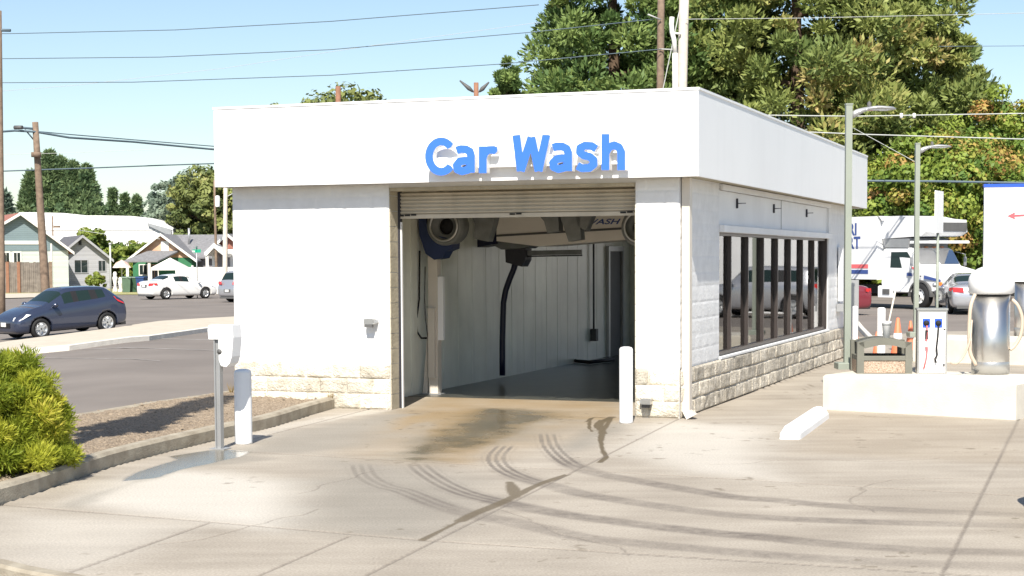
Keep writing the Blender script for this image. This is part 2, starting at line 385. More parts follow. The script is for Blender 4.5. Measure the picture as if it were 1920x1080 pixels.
arcs = [
 (z5([(205, 350), (240, 420), (330, 470), (430, 495), (620, 570), (800, 620), (960, 650), (1150, 690), (1400, 740)])+z6([(300, 772), (700, 805), (1200, 835), (1900, 862)]), .145, .9),
 (z5([(490, 350), (545, 400), (640, 460), (760, 510), (900, 545), (1060, 580), (1250, 615), (1500, 650)])+z6([(350, 690), (600, 710), (900, 742), (1400, 775), (1900, 792)]), .145, 1.2),
 (z5([(960, 255), (905, 320), (940, 380), (1050, 432), (1180, 465), (1400, 520)])+z6([(300, 585), (600, 612), (1100, 635), (1900, 655)]), .135, 1.1),
 (z5([(1165, 195), (1190, 270), (1270, 345), (1370, 388), (1500, 420)])+z6([(420, 505), (700, 530), (1100, 565), (1900, 602)]), .135, 1.1)]
for pts, hw, st in arcs:
    sp_ = smooth_pts(pts); d, t = segdist(X, Y, sp_)
    fn = fbm(X, Y, .35, 11); fine = fbm(X, Y, .05, 29)
    band = 1-sstep(hw*.6, hw*1.25, d+.05*(fine-.5))
    lines = .5+.5*np.cos(d/hw*2*pi*1.75)                       # tread grooves
    treads = sstep(.25, .6, lines)*(1-sstep(.30, .45, t))+(.6+.5*fine)*sstep(.22, .42, t)
    fade = sstep(0, .05, t)*(1-.45*sstep(.8, 1, t))
    tyre = np.maximum(tyre, band*treads*fade*st*(.45+.85*fn)*(.75+.5*fine))
for (pts, w_) in ((z5([(530, 745), (620, 700), (720, 650)]), .035), (z5([(720, 650), (800, 610), (900, 570), (1000, 525)]), .07), (z5([(1000, 525), (1130, 460), (1270, 412)]), .045), (z5([(1005, 520), (995, 490), (975, 450)]), .06)):
    d, t = segdist(X, Y, smooth_pts(pts)); dark = np.maximum(dark, 1-sstep(w_*.6, w_, d+wob*.45))
for pts, w_ in ((z5([(1500, 115), (1462, 180), (1445, 230), (1455, 290), (1470, 320), (1440, 348)]), .03), (z5([(1500, 115), (1440, 150), (1455, 200)]), .05), (z5([(1480, 120), (1400, 120), (1385, 165), (1400, 190)]), .022), (z5([(1440, 130), (1415, 160), (1440, 190)]), .02), (z5([(1395, 120), (1370, 140)]), .02)):
    d, t = segdist(X, Y, smooth_pts(pts)); dark = np.maximum(dark, (1-sstep(w_*.7, w_*1.2, d+wob*.35))*1.35)
brown = np.maximum(brown, soft_poly(z5([(370, 190), (560, 140), (530, 230), (500, 330), (760, 362), (870, 270), (1010, 205), (1180, 105), (900, 70), (560, 85), (400, 130)]), .2))
brown = np.maximum(brown, .8*soft_poly([(745, 775), (1165, 790), (1165, 738), (830, 735)], .3)); brown = np.maximum(brown, .45*soft_poly([(720, 800), (800, 770), (1150, 790), (1010, 840), (880, 875), (740, 868), (640, 850)], .4)); brown = brown*(.45+1.0*fbm(X, Y, .45, 77))
wet = np.maximum(wet, (.35+1.0*fbm(X, Y, .30, 91))*soft_poly(z5([(650, 265), (760, 275), (900, 225), (1010, 168), (1190, 92), (870, 72), (700, 165), (520, 250), (400, 330), (510, 345), (600, 300)]), .42, 2.5))
wet = np.maximum(wet, 1.*soft_poly([(226, 903), (290, 896), (345, 880), (400, 868), (455, 856), (470, 846), (408, 842), (360, 849), (315, 856), (330, 862), (262, 884)], .025, .35))
damp = .7*soft_poly(z5([(0, 320), (200, 345), (620, 380), (860, 440), (900, 560), (560, 720), (-110, 690), (-30, 560), (100, 430)]), .5)
damp = np.maximum(damp, .8*soft_poly([(575, 900), (700, 880), (900, 935), (850, 985), (790, 1012), (560, 990)], .45))
damp = np.maximum(damp, .7*soft_poly([(440, 850), (520, 812), (760, 768), (1170, 785), (1000, 830), (720, 835), (560, 850)], .3))
damp = np.maximum(damp, .8*soft_poly([(1085, 845), (1190, 795), (1150, 790), (1080, 805), (1050, 850)], .2))
damp = np.maximum(damp, .55*soft_poly([(110, 950), (240, 905), (440, 850), (520, 860), (330, 882), (180, 930), (150, 955)], .1))
bright = np.maximum(bright, soft_poly([(150, 945), (200, 905), (330, 880), (440, 890), (560, 905), (560, 960), (520, 995), (390, 978), (240, 962)], .4))  # overexposed sunlit patch painted lighter into the concrete
bright = np.maximum(bright, .8*soft_poly([(1205, 800), (1265, 790), (1440, 800), (1420, 860), (1460, 900), (1300, 885), (1180, 850)], .4))
bright = np.maximum(bright, .5*soft_poly([(0, 960), (390, 980), (150, 1075), (0, 1050)], .4))
bright = np.maximum(bright, .5*soft_poly([(500, 800), (735, 762), (735, 769), (560, 800), (440, 832)], .08))
brown = np.maximum(brown, .25*soft_poly([(1530, 770), (1920, 795), (1920, 870), (1500, 850)], .4))
for a, b, w_ in (((-100, 938), (400, 979), .012), ((400, 979), (790, 1013), .012), ((790, 1013), (2000, 1090), .010), ((680, 1082), (1271, 786), .009), ((1755, 1100), (1910, 786), .009), ((60, 1098), (392, 980), .011),
                 ((440, 846), (875, 871), .011), ((875, 871), (1130, 884), .008), ((1130, 884), (2000, 935), .009), ((460, 1090), (655, 1005), .009), ((700, 769), (1270, 786), .014), ((1270, 786), (1583, 672), .012), ((430, 834), (700, 765), .012)):
    p0, p1 = G(*a)[:2], G(*b)[:2]; d, t = segdist(X, Y, [p0, p1]); joint = np.maximum(joint, 1-sstep(w_, w_*2.2, d))
cr = np.random.default_rng(4)
for (sx_, sy_, a_, n_) in ((1330, 870, .3, 16), (1640, 960, 2.2, 18), (560, 925, .9, 12), (1180, 1040, 1.8, 14), (300, 1020, .2, 12)):
    p = G(sx_, sy_)[:2].copy(); pts = [p.copy()]
    for _ in range(n_): a_ += cr.normal()*.35; p = p+np.array([cos(a_), sin(a_)])*.16; pts.append(p.copy())
    d, t = segdist(X, Y, pts); joint = np.maximum(joint, (1-sstep(.004, .016, d))*.8)
speck = sstep(.70, .80, fbm(X, Y, .12, 51))*sstep(.5, .62, fbm(X, Y, 1.2, 61))
dark = np.maximum(dark, speck*.7)
Z = np.zeros(X.shape)-.008*joint
RAMP = inside(np.vstack([KW, [W(-4.86, 3)[:2], [30, 60], [60, 5], [8, 5], G(-600, 1400)[:2]]])[::1], X, Y)
fpoly = [tuple(p) for p in KW]+[tuple(W(-4.86, 3)[:2]), tuple(W(-4.6, 14.5)[:2]), (11, 44), (30, 44), (30, 9), (-1.2, 9)]+[tuple(G(x, y)[:2]) for x, y in ((150, 1082), (100, 1074), (60, 1066), (20, 1056), (-60, 1040), (-200, 1020), (-300, 1005), (-300, 985))]
ii = inside(np.array(fpoly), X, Y); keep = ii[:-1, :-1] & ii[1:, 1:] & ii[1:, :-1] & ii[:-1, 1:]
def padmat():
    m, t, b = nodes('forecourt_concrete'); tc = N(t, 'ShaderNodeTexCoord')
    def A(n): a = N(t, 'ShaderNodeAttribute'); a.attribute_name = n; return a.outputs['Fac']
    def noise(sc, det=8, vec=None):
        n = N(t, 'ShaderNodeTexNoise'); n.inputs['Scale'].default_value = sc; n.inputs['Detail'].default_value = det; t.links.new(vec or tc.outputs['Object'], n.inputs['Vector']); return n.outputs[0]
    r = N(t, 'ShaderNodeValToRGB'); e = r.color_ramp.elements; e[0].position = .30; e[1].position = .66; e[0].color = (.262, .228, .184, 1); e[1].color = (.400, .358, .298, 1)
    mp = N(t, 'ShaderNodeMapping'); mp.inputs['Rotation'].default_value = (0, 0, .12); mp.inputs['Scale'].default_value = (.35, 2.2, 1); t.links.new(tc.outputs['Object'], mp.inputs[0])
    ad = N(t, 'ShaderNodeMath', operation='ADD'); t.links.new(noise(1.1), ad.inputs[0]); t.links.new(noise(1.6, 10, mp.outputs[0]), ad.inputs[1])
    hf = N(t, 'ShaderNodeMath', operation='MULTIPLY'); hf.inputs[1].default_value = .5; t.links.new(ad.outputs[0], hf.inputs[0]); t.links.new(hf.outputs[0], r.inputs[0])
    cur = r.outputs[0]
    def mix(fac, col, k=1.):
        nonlocal cur
        x = N(t, 'ShaderNodeMixRGB'); x.inputs[2].default_value = (*col, 1)
        mm = N(t, 'ShaderNodeMath', operation='MULTIPLY'); mm.use_clamp = True; mm.inputs[1].default_value = k; t.links.new(fac, mm.inputs[0])
        t.links.new(mm.outputs[0], x.inputs[0]); t.links.new(cur, x.inputs[1]); cur = x.outputs[0]
    mix(A('bright'), (.56, .53, .475), .72); mix(A('damp'), (.215, .200, .170), .8); mix(A('brown'), (.30, .21, .105), .7)
    mix(A('wet'), (.13, .115, .075), .75); mix(A('tyre'), (.14, .12, .10), .68); mix(A('dark'), (.11, .085, .05), .85); mix(A('joint'), (.14, .12, .10), .6)
    fs = N(t, 'ShaderNodeTexNoise'); fs.inputs['Scale'].default_value = 55; fs.inputs['Detail'].default_value = 7; t.links.new(tc.outputs['Object'], fs.inputs['Vector'])
    mr = N(t, 'ShaderNodeMapRange'); mr.inputs['From Min'].default_value = .3; mr.inputs['From Max'].default_value = .7; mr.inputs['To Min'].default_value = .80; mr.inputs['To Max'].default_value = 1.16; t.links.new(fs.outputs[0], mr.inputs[0])
    vm = N(t, 'ShaderNodeVectorMath', operation='SCALE'); t.links.new(cur, vm.inputs[0]); t.links.new(mr.outputs[0], vm.inputs['Scale'])
    t.links.new(vm.outputs[0], b.inputs['Base Color'])
    w1 = N(t, 'ShaderNodeMath', operation='MULTIPLY_ADD'); w1.inputs[1].default_value = -.78; w1.inputs[2].default_value = .86; t.links.new(A('wet'), w1.inputs[0])
    w2 = N(t, 'ShaderNodeMath', operation='MULTIPLY_ADD'); w2.inputs[1].default_value = -.22; t.links.new(A('brown'), w2.inputs[0]); t.links.new(w1.outputs[0], w2.inputs[2])
    cl = N(t, 'ShaderNodeClamp'); cl.inputs['Min'].default_value = .12; t.links.new(w2.outputs[0], cl.inputs[0]); t.links.new(cl.outputs[0], b.inputs['Roughness'])
    bp = N(t, 'ShaderNodeBump'); bp.inputs['Strength'].default_value = .12; bp.inputs['Distance'].default_value = .02; t.links.new(fs.outputs[0], bp.inputs['Height']); t.links.new(bp.outputs[0], b.inputs['Normal'])
    return m
pad = struct(grid_mesh('forecourt', X, Y, Z, padmat(), keep))
for nm, a in (('tyre', tyre), ('dark', dark), ('wet', wet), ('brown', brown), ('bright', bright), ('joint', joint), ('damp', damp)):
    at = pad.data.attributes.new(nm, 'FLOAT', 'POINT'); at.data.foreach_set('value', a.astype(np.float32).ravel())

# kerb round the gravel bed (solid, .15 high) and road-side kerb of the forecourt
def ribbon(pts, w, z0, z1, side=1, bev=.02):
    """solid strip of width w to the left (side=1) of the polyline"""
    P2 = [np.array(p[:2], float) for p in pts]; mb = MB(); rows = []
    for i, p in enumerate(P2):
        a = P2[max(i-1, 0)]; b = P2[min(i+1, len(P2)-1)]; d = (b-a)/max(np.hypot(*(b-a)), 1e-9); n = np.array([-d[1], d[0]])*side
        q = p+n*w; zz = (z0[i], z1[i]) if hasattr(z1, '__len__') else (z0, z1)
        rows.append([(*p, zz[0]), (*p, zz[1]-bev), (*(p+n*bev), zz[1]), (*(q-n*bev), zz[1]), (*q, zz[1]-bev), (*q, zz[0])])
    vs = [v for r in rows for v in r]; fs = []
    for i in range(len(rows)-1):
        for k in range(5): fs.append((i*6+k, i*6+k+1, (i+1)*6+k+1, (i+1)*6+k))
    fs += [tuple(range(6)), tuple(reversed([(len(rows)-1)*6+k for k in range(6)]))]
    return mb.add(vs, fs)
def dens(pts, n=5):
    o = []
    for i in range(len(pts)-1):
        for k in range(n): o.append(np.array(pts[i])*(1-k/n)+np.array(pts[i+1])*k/n)
    o.append(np.array(pts[-1])); return o
struct(ribbon(smooth_pts(KERB), .16, -.3, .15, 1, .03).build('kerb', 'kerb'))
rk = [G(x, y-5)[:2] for x, y in ((190, 1090), (150, 1082), (100, 1074), (60, 1066), (20, 1056), (-60, 1040), (-200, 1020), (-400, 990))]
struct(ribbon(rk, .14, -.32, .006, 1, .02).build('road_kerb', 'kerb'))
# gravel bed
inner = smooth_pts(KERB)
ip = []
for i, p in enumerate(inner):
    a = inner[max(i-1, 0)]; b = inner[min(i+1, len(inner)-1)]; d = (b-a)/np.hypot(*(b-a)); ip.append(np.array(p)+np.array([-d[1], d[0]])*.15)
back = [W(-4.86, .02)[:2], W(-6.45, .02)[:2], W(-6.45, .6)[:2], G(440, 731, .12)[:2], G(400, 738, .12)[:2], G(270, 756, .12)[:2], G(150, 776, .12)[:2], G(0, 800, .12)[:2], G(-250, 840, .12)[:2]]
gp = [tuple(p) for p in ip]+[tuple(p) for p in back]
bx0, bx1 = min(p[0] for p in gp), max(p[0] for p in gp); by0, by1 = min(p[1] for p in gp), max(p[1] for p in gp)
GX, GY = np.meshgrid(np.arange(bx0, bx1+.04, .04), np.arange(by0, by1+.04, .04))
GZ = .115+.022*(rng.random(GX.shape)-.5)+.06*(fbm(GX, GY, .6, 5)-.5)
gi = inside(np.array(gp), GX, GY); gk = gi[:-1, :-1] | gi[1:, 1:]
struct(grid_mesh('gravel_bed', GX, GY, GZ, 'gravelmat', gk, False))
struct(ribbon([G(x, y, .12)[:2] for x, y in ((440, 731), (400, 738), (270, 756), (150, 776), (0, 800), (-250, 840))], .12, -.5, .13, 1, .02).build('bed_border', 'kerb'))
# loose stones on the bed
mbs = MB()
for _ in range(900):
    k = random.randrange(len(gp)); x = random.uniform(bx0, bx1); y = random.uniform(by0, by1)
    if not inside(np.array(gp), np.array([x]), np.array([y]))[0]: continue
    r = random.uniform(.012, .03)
    vs = [(x+r*a*random.uniform(.6, 1.2), y+r*b*random.uniform(.6, 1.2), .122+r*c*.8) for a, b, c in ((1, 0, 0), (-1, 0, 0), (0, 1, 0), (0, -1, 0), (0, 0, 1), (0, 0, -.6))]
    mbs.add(vs, [(0, 2, 4), (2, 1, 4), (1, 3, 4), (3, 0, 4)])
go = mbs.build('gravel', 'gravelmat'); go['kind'] = 'stuff'; tag(go, 'brown gravel stones scattered over the planting bed beside the driveway', 'gravel')

# raised sidewalk strip, verge, parking lines behind on the left
def zpoly(name, pts, m, dz, thick=0.):
    """sheet following the ground at height dz; pts in world xy, two rails of equal length"""
    A, B = pts; A = dens(A, 12); B = dens(B, 12); mb = MB(); vs = []
    for a, b in zip(A, B): vs += [(a[0], a[1], float(gz(a[0], a[1]))+dz), (b[0], b[1], float(gz(b[0], b[1]))+dz)]
    n = len(A); fs = [(2*i, 2*i+1, 2*i+3, 2*i+2) for i in range(n-1)]
    if thick:
        k = len(vs); vs += [(x, y, z-thick) for x, y, z in vs]
        fs += [(2*i, 2*i+2, k+2*i+2, k+2*i) for i in range(n-1)]+[(2*i+1, 2*i+3, k+2*i+3, k+2*i+1) for i in range(n-1)]+[(0, 1, k+1, k), (2*n-2, 2*n-1, k+2*n-1, k+2*n-2)]
    return mb.add(vs, fs).build(name, m)
def GL(px, dz=0.):
    o = []
    for x, y in px:
        p = G(x, y, -.3)
        for _ in range(12): p = G(x, y, float(gz(p[0], p[1]))+dz)
        o.append(p[:2])
    return o
struct(zpoly('sidewalk', (GL([(-120, 684), (15, 658), (130, 647), (280, 629), (395, 613), (470, 606)], .12), GL([(-120, 662), (15, 640), (223, 614), (300, 602), (380, 597), (470, 592)], .12)), 'sidewalk', .13, .2))
struct(zpoly('sidewalk_kerb', (GL([(-120, 686), (15, 660), (130, 649), (280, 631), (395, 615), (470, 608)], .12), GL([(-120, 684), (15, 658), (130, 647), (280, 629), (395, 613), (470, 606)], .12)), 'kerbwhite', .135, .22))
for a, b in (((275, 634.3), (420, 638)), ((150, 655), (420, 657.5)), ((65, 671), (300, 677))):
    w = 1.1
    struct(zpoly('parking_line', (GL([(a[0], a[1]+.6), (b[0], b[1]+.6)]), GL([(a[0], a[1]-.2), (b[0], b[1]-.2)])), 'linepaint', .006))
struct(zpoly('verge', (GL([(-200, 563), (60, 556), (240, 553), (270, 553)]), GL([(-200, 545), (60, 545), (240, 541), (450, 540)])), 'grass', .03))
struct(zpoly('far_sidewalk', (GL([(-200, 566), (60, 559), (100, 558)]), GL([(-200, 556), (60, 551), (100, 551)])), 'sidewalk', .05))

# ================================================================== CAR WASH BUILDING
WD, LN, ZT, ZB, JL, JR, JH = 6.31, 13.9, 4.04, 2.996, -3.955, -.566, 2.95
OF, OS, OL = .30, .31, .10
XI = -4.62                                     # inner face of the bay's left wall
bld = thing('car_wash_building', 'white single bay car wash building with blue lettering over its open roller door', 'car wash', C0, -YAW)
def wall_grid(u0, u1, z0, z1, at, axis, out, bw=.40, bh=.2033, amp=.02, res=.03, seed=1, off=0.):
    """split face blockwork: real relief, mortar grooves; axis 'y' = front (u=x), 'x' = side (u=y)"""
    nu = max(2, int((u1-u0)/res)+1); nz = max(2, int((z1-z0)/res)+1)
    U, V = np.meshgrid(np.linspace(u0, u1, nu), np.linspace(z0, z1, nz))
    row = np.floor(V/bh+1e-6); fz = V/bh-row; fu = (U+off)/bw+.5*(row % 2); fu = fu-np.floor(fu)
    g = np.minimum(np.minimum(fz, 1-fz)*bh, np.minimum(fu, 1-fu)*bw)
    edge = sstep(.004, .03, g)
    blk = vnoise(np.floor((U+off)/bw+.5*(row % 2))*7.3+seed, row*5.1, 1., seed+3)
    dsp = (edge*.75+.25)*(min(.012, amp*.6)+amp*(fbm(U+50, V+50, .20, seed)+.35*blk-.3))
    e = sstep(0, .02, np.minimum(U-u0, u1-U))*sstep(-.01, .012, np.minimum(V-z0, z1-V)); dsp = dsp*np.clip(e, .2, 1)
    mb = MB()
    if axis == 'y': vs = np.stack([U, at-out*0-dsp, V], -1).reshape(-1, 3)
    else: vs = np.stack([at+dsp, U, V], -1).reshape(-1, 3)
    idx = np.arange(nu*nz).reshape(nz, nu)
    fs = np.stack([idx[:-1, :-1], idx[:-1, 1:], idx[1:, 1:], idx[1:, :-1]], -1).reshape(-1, 4)
    return mb.add(vs.tolist(), fs.tolist(), False)
# core walls (solid)
w = MB()
w.box(-WD, JL, .0, .25, -.3, ZB+.02)                 # front, left of the bay
w.box(JR, 0, .0, .25, -.3, ZB+.02)                   # front, right pier
w.box(JL, JR, .02, .25, JH, ZB+.02)                  # lintel
w.box(-WD, -WD+.2, .25, LN, -.3, ZB+.02)             # far left wall
w.box(XI-.2, XI, .253, LN-.2, -.3, ZB+.3)            # bay left wall core
w.box(-.2, 0, .25, 2.16, -.3, ZB+.02); w.box(-.2, 0, 11.25, LN-.2, -.3, ZB+.02)
w.box(-.2, 0, 2.16, 11.25, -.3, .63); w.box(-.2, 0, 2.16, 11.25, 2.97, ZB+.02)
w.box(-WD+.2, -3.9, LN-.2, LN, -.3, ZB+.3); w.box(-.62, 0, LN-.2, LN, -.3, ZB+.3); w.box(-3.9, -.62, LN-.2, LN, 2.9, ZB+.3)
w.build('wall', 'white', bld)
for args, nm, m in (((-WD, JL, .61, ZB, -.002, 'y', 0, .40, .2033, .008, .04, 4), 'painted_blockwork', 'whiteblock'), ((JR, 0, .61, ZB, -.002, 'y', 0, .40, .2033, .010, .03, 6), 'painted_blockwork', 'whiteblock'),
                    ((0, 2.16, .61, ZB, .002, 'x', 0, .40, .2033, .005, .03, 8), 'painted_blockwork', 'whiteblock'), ((11.25, LN, .61, ZB, .002, 'x', 0, .40, .2033, .005, .05, 9), 'painted_blockwork', 'whiteblock'),
                    ((-WD, JL, 0, .61, -.012, 'y', 0, .40, .2033, .035, .022, 12), 'stone_base', 'stonecream'), ((JR, 0, 0, .61, -.012, 'y', 0, .40, .2033, .035, .02, 13), 'stone_base', 'stonecream'),
                    ((0, LN, 0, .61, .012, 'x', 0, .60, .2033, .045, .025, 14), 'stone_base', 'stone')):
    wall_grid(*args).build(nm, m, bld)
MB().box(-.02, .035, 2.16, 11.25, .612, .645, .006).build('window_sill', 'white', bld)
# block jambs of the opening
for x0, x1 in ((JL-.01, JL+.012), (JR-.012, JR+.01)):
    j = MB()
    for k in range(15): z = k*.2033; j.box(x0, x1, .006, .25, z+.004, min(z+.199, JH-.002))
    j.build('door_jamb', 'jamb', bld)
MB().box(JL+.014, JR-.014, -.006, .25, JH-.045, JH-.002).build('lintel_plate', 'jamb', bld)
# soffit, roof, fascia
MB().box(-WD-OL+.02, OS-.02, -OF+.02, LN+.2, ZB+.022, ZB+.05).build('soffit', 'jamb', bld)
f = MB(); t_ = .04
f.box(-WD-OL, OS, -OF, -OF+t_, ZB, ZT); f.box(OS-t_, OS, -OF+t_, LN+.25, ZB, ZT); f.box(-WD-OL, -WD-OL+t_, -OF+t_, LN+.25, ZB, ZT); f.box(-WD-OL+t_, OS-t_, LN+.25-t_, LN+.25, ZB, ZT)
f.build('fascia', 'fascia', bld)
c_ = MB(); c_.box(-WD-OL-.012, OS+.012, -OF-.012, -OF+.06, ZT, ZT+.03); c_.box(OS-.06, OS+.012, -OF+.06, LN+.26, ZT, ZT+.03); c_.box(-WD-OL-.012, -WD-OL+.06, -OF+.06, LN+.26, ZT, ZT+.03)
c_.build('fascia_cap', 'fascia', bld)
MB().box(-WD-OL+t_, OS-t_, -OF+t_, LN+.2, ZT-.35, ZT-.3).build('roof', 'ceiling', bld)
# roller door, partly lowered
pr_ = []; n = 6
zt0, zb0 = JH-.05, 2.60
for i in range(n*8+1):
    z = zb0+(zt0-zb0)*i/(n*8); pr_.append((z, .305-.035*abs(sin(pi*i/8))))
d = MB(); vs = [(x, y, z) for z, y in pr_ for x in (JL+.02, JR-.02)]; d.add(vs, [(2*i, 2*i+1, 2*i+3, 2*i+2) for i in range(len(pr_)-1)], True)
rd = d.build('roller_door', 'slat', bld)
MB().box(JL+.02, JR-.02, .272, .31, 2.545, 2.60).build('bottom_bar', 'slat', rd)
for x in (JL+.02, -2.35, JR-.28):
    b_ = MB()
    for k in range(3 if x != -2.35 else 2): b_.box(x+k*.09, x+k*.09+.075, .262, .270, 2.575+.004*k, 2.597+.004*k)
    b_.build('latch', 'black', rd)
for x in (JL+.012, JR-.08): MB().box(x, x+.03, .252, .33, 0, JH).build('door_track', 'darkmetal', bld)
MB().box(JL+.045, JL+.06, .26, .30, 0, 2.5).build('track_guide', 'fascia', bld)
# downspout at the corner
ds = MB(); ds.box(.02, .12, .03, .16, .10, ZB); ds.add([(.02, .03, .10), (.12, .03, .10), (.12, .16, .10), (.02, .16, .10), (.12, -.12, .0), (.23, -.12, .06), (.23, .02, .06), (.12, .02, .0)], [(0, 1, 5, 4), (1, 2, 6, 5), (2, 3, 7, 6), (3, 0, 4, 7), (4, 5, 6, 7)])
ds.build('downspout', 'cream', bld)
# small fittings on the front wall
for (x, y, ww) in ((694, 607, .13), (1213, 757, .12)):
    q = Lp(x, y, -.09); fx = MB(); fx.box(q[0]-ww/2, q[0]+ww/2, -.15, -.04, q[2]-.005, q[2]+.07, .008); fo = fx.build('wall_light', 'steeldull', bld)
    g_ = MB(); g_.box(q[0]-ww/2+.01, q[0]+ww/2-.01, -.158, -.10, q[2]-.045, q[2]-.006); g_.build('lamp_lens', 'greyplastic' if x < 900 else 'black', fo)
    g_ = MB(); g_.box(q[0]-.02+(.07 if x < 900 else -.07), q[0]+.02+(.07 if x < 900 else -.07), -.12, 0, q[2]+.01, q[2]+.05); g_.build('bracket', 'greypole', fo)
# header board over the side windows
h_ = MB(); h_.box(.003, .045, 2.2, 11.3, 2.93, ZB+.01); h_.build('header_trim', 'white', bld)
h_ = MB(); h_.box(-.08, -.03, 2.2, 11.25, 2.46, 2.93); h_.build('header_board', 'white', bld)
h_ = MB(); h_.box(-.05, .07, 2.17, 11.3, 2.355, 2.455, .01); h_.build('window_hood', 'white', bld)
MB().box(-.028, -.024, 6.72, 6.735, 2.46, 2.93).build('board_seam', 'greyplastic', bld)
for y in (3.35, 6.05, 9.0):
    k_ = MB(); k_.box(-.03, .0, y, y+.02, 2.71, 2.85); k_.tube([(.0, y+.01, 2.78), (.05, y+.28, 2.79)], .007, 6); k_.build('awning_bracket', 'darkmetal', bld)
# side windows: eight panes in a deep bronze frame
cuts = [2.18, 3.11, 4.27, 5.42, 6.55, 7.67, 8.82, 9.97, 11.22]
for i in range(8):
    y0, y1 = cuts[i], cuts[i+1]
    fr_ = MB(); fr_.box(-.13, -.05, y0, y1, .648, .70); fr_.box(-.13, -.05, y0, y1, 2.31, 2.354); fr_.box(-.128, -.106, y0, y0+.02, .70, 2.31); fr_.box(-.128, -.106, y1-.02, y1, .70, 2.31); wf = fr_.build('window', 'bronze', bld)
    MB().box(-.105, -.098, y0+.01, y1-.01, .70, 2.31).build('pane', 'bayglass', wf)
    if i > 0: MB().box(-.096, -.042, y0-.021, y0+.021, .701, 2.309).build('mullion', 'bronze', wf)
    else: MB().box(-.12, -.05, y0-.02, y0+.03, .648, 2.354).build('mullion', 'bronze', wf)
MB().box(-.13, -.02, 11.2, 11.248, .648, 2.354).build('end_mullion', 'bronze', bld)
# meter box and pale plate at the rear end of the side wall
MB().box(.03, .12, 12.25, 12.6, 1.15, 2.2).build('downpipe_end', 'white', bld)
mt_ = MB(); mt_.box(.02, .2, 12.15, 12.65, .95, 1.1); mt_.build('meter_box', 'greypole', bld)
# inside of the bay
wp = MB(); wp.box(XI+.001, XI+.03, .34, LN-.2, 0, 3.3); wpo = wp.build('wall_panel', 'panel', bld)
rb = MB()
for y in np.arange(.9, LN-.4, .61): rb.box(XI+.03, XI+.034, y, y+.02, 0, 3.3)
rb.build('panel_rib', 'panel', wpo)
q = MB(); q.box(-WD+.2, -3.9, LN-.23, LN-.201, 0, 3.3); q.box(-3.9, -.62, LN-.23, LN-.201, 2.62, 3.3); q.box(-.62, -.2, LN-.23, LN-.201, 0, 3.3); q.build('rear_wall', 'panel', bld)
q = MB()
for k in range(4): q.box(-3.88, -.64, LN-.275, LN-.235, 2.45+k*.2, 2.63+k*.2)
q.build('exit_door', 'slat', bld)
MB().box(-.23, -.201, .34, 2.14, 0, 3.3).build('wall_panel', 'panel', bld)
MB().box(-.23, -.201, 2.14, 11.3, 0, .63).build('wall_panel', 'panel', bld)
MB().box(XI-.2, -.2, .32, LN-.2, 3.3, 3.34).build('ceiling', 'ceiling', bld)
fl = MB(); fl.box(XI, -.2, 2.0, LN-.2, .001, .006); fl.build('floor', 'wetfloor', bld)
# service door in the left wall near the far end
dr = MB(); dr.box(XI+.03, XI+.10, 11.9, 12.0, 0, 2.25); dr.box(XI+.03, XI+.10, 12.9, 13.0, 0, 2.25); dr.box(XI+.03, XI+.10, 12.0, 12.9, 2.15, 2.25)
dro = dr.build('service_door', 'greypole', bld)
MB().box(XI+.03, XI+.05, 12.0, 12.9, 0, 2.15).build('door_leaf', 'greyplastic', dro)
pp = MB(); q0 = Ls(1113, 455, XI+.09); q1 = Ls(1113, 628, XI+.09); pp.tube([(XI+.09, q0[1], min(q0[2], 3.1)), (XI+.09, q0[1], q1[2])], .02, 8); pp.box(XI+.04, XI+.16, q0[1]-.07, q0[1]+.07, q1[2]-.12, q1[2]+.12)
pp.build('wall_pipe', 'greyplastic', bld)
# building sign: seven blue channel letters on a raceway
YF = -OF-.24
GLYPH = {
 'C': [[(335+88*cos(radians(a)), 282-109*sin(radians(a))) for a in range(42, 320, 12)]],
 'a1': [[(447, 238), (475, 229), (512, 230), (540, 245), (549, 275), (549, 395)], [(545, 318), (505, 312), (468, 318), (446, 345), (452, 375), (485, 388), (525, 378), (547, 355)]],
 'r': [[(634, 211), (634, 400)], [(636, 285), (648, 252), (675, 235), (712, 234), (728, 240)]],
 'W': [[(875, 130), (908, 385)], [(908, 385), (984, 145)], [(984, 145), (1036, 385)], [(1036, 385), (1092, 126)]],
 'a2': [[(1140, 218), (1168, 209), (1208, 210), (1238, 225), (1249, 255), (1249, 385)], [(1245, 300), (1205, 294), (1165, 302), (1139, 328), (1146, 358), (1180, 372), (1222, 362), (1247, 338)]],
 's': [[(1449, 226), (1418, 206), (1370, 203), (1336, 220), (1333, 252), (1362, 274), (1405, 284), (1431, 305), (1432, 340), (1400, 364), (1350, 366), (1317, 350)]],
 'h': [[(1517, 122), (1517, 378)], [(1519, 255), (1540, 215), (1580, 200), (1614, 214), (1631, 250), (1631, 378)]]}
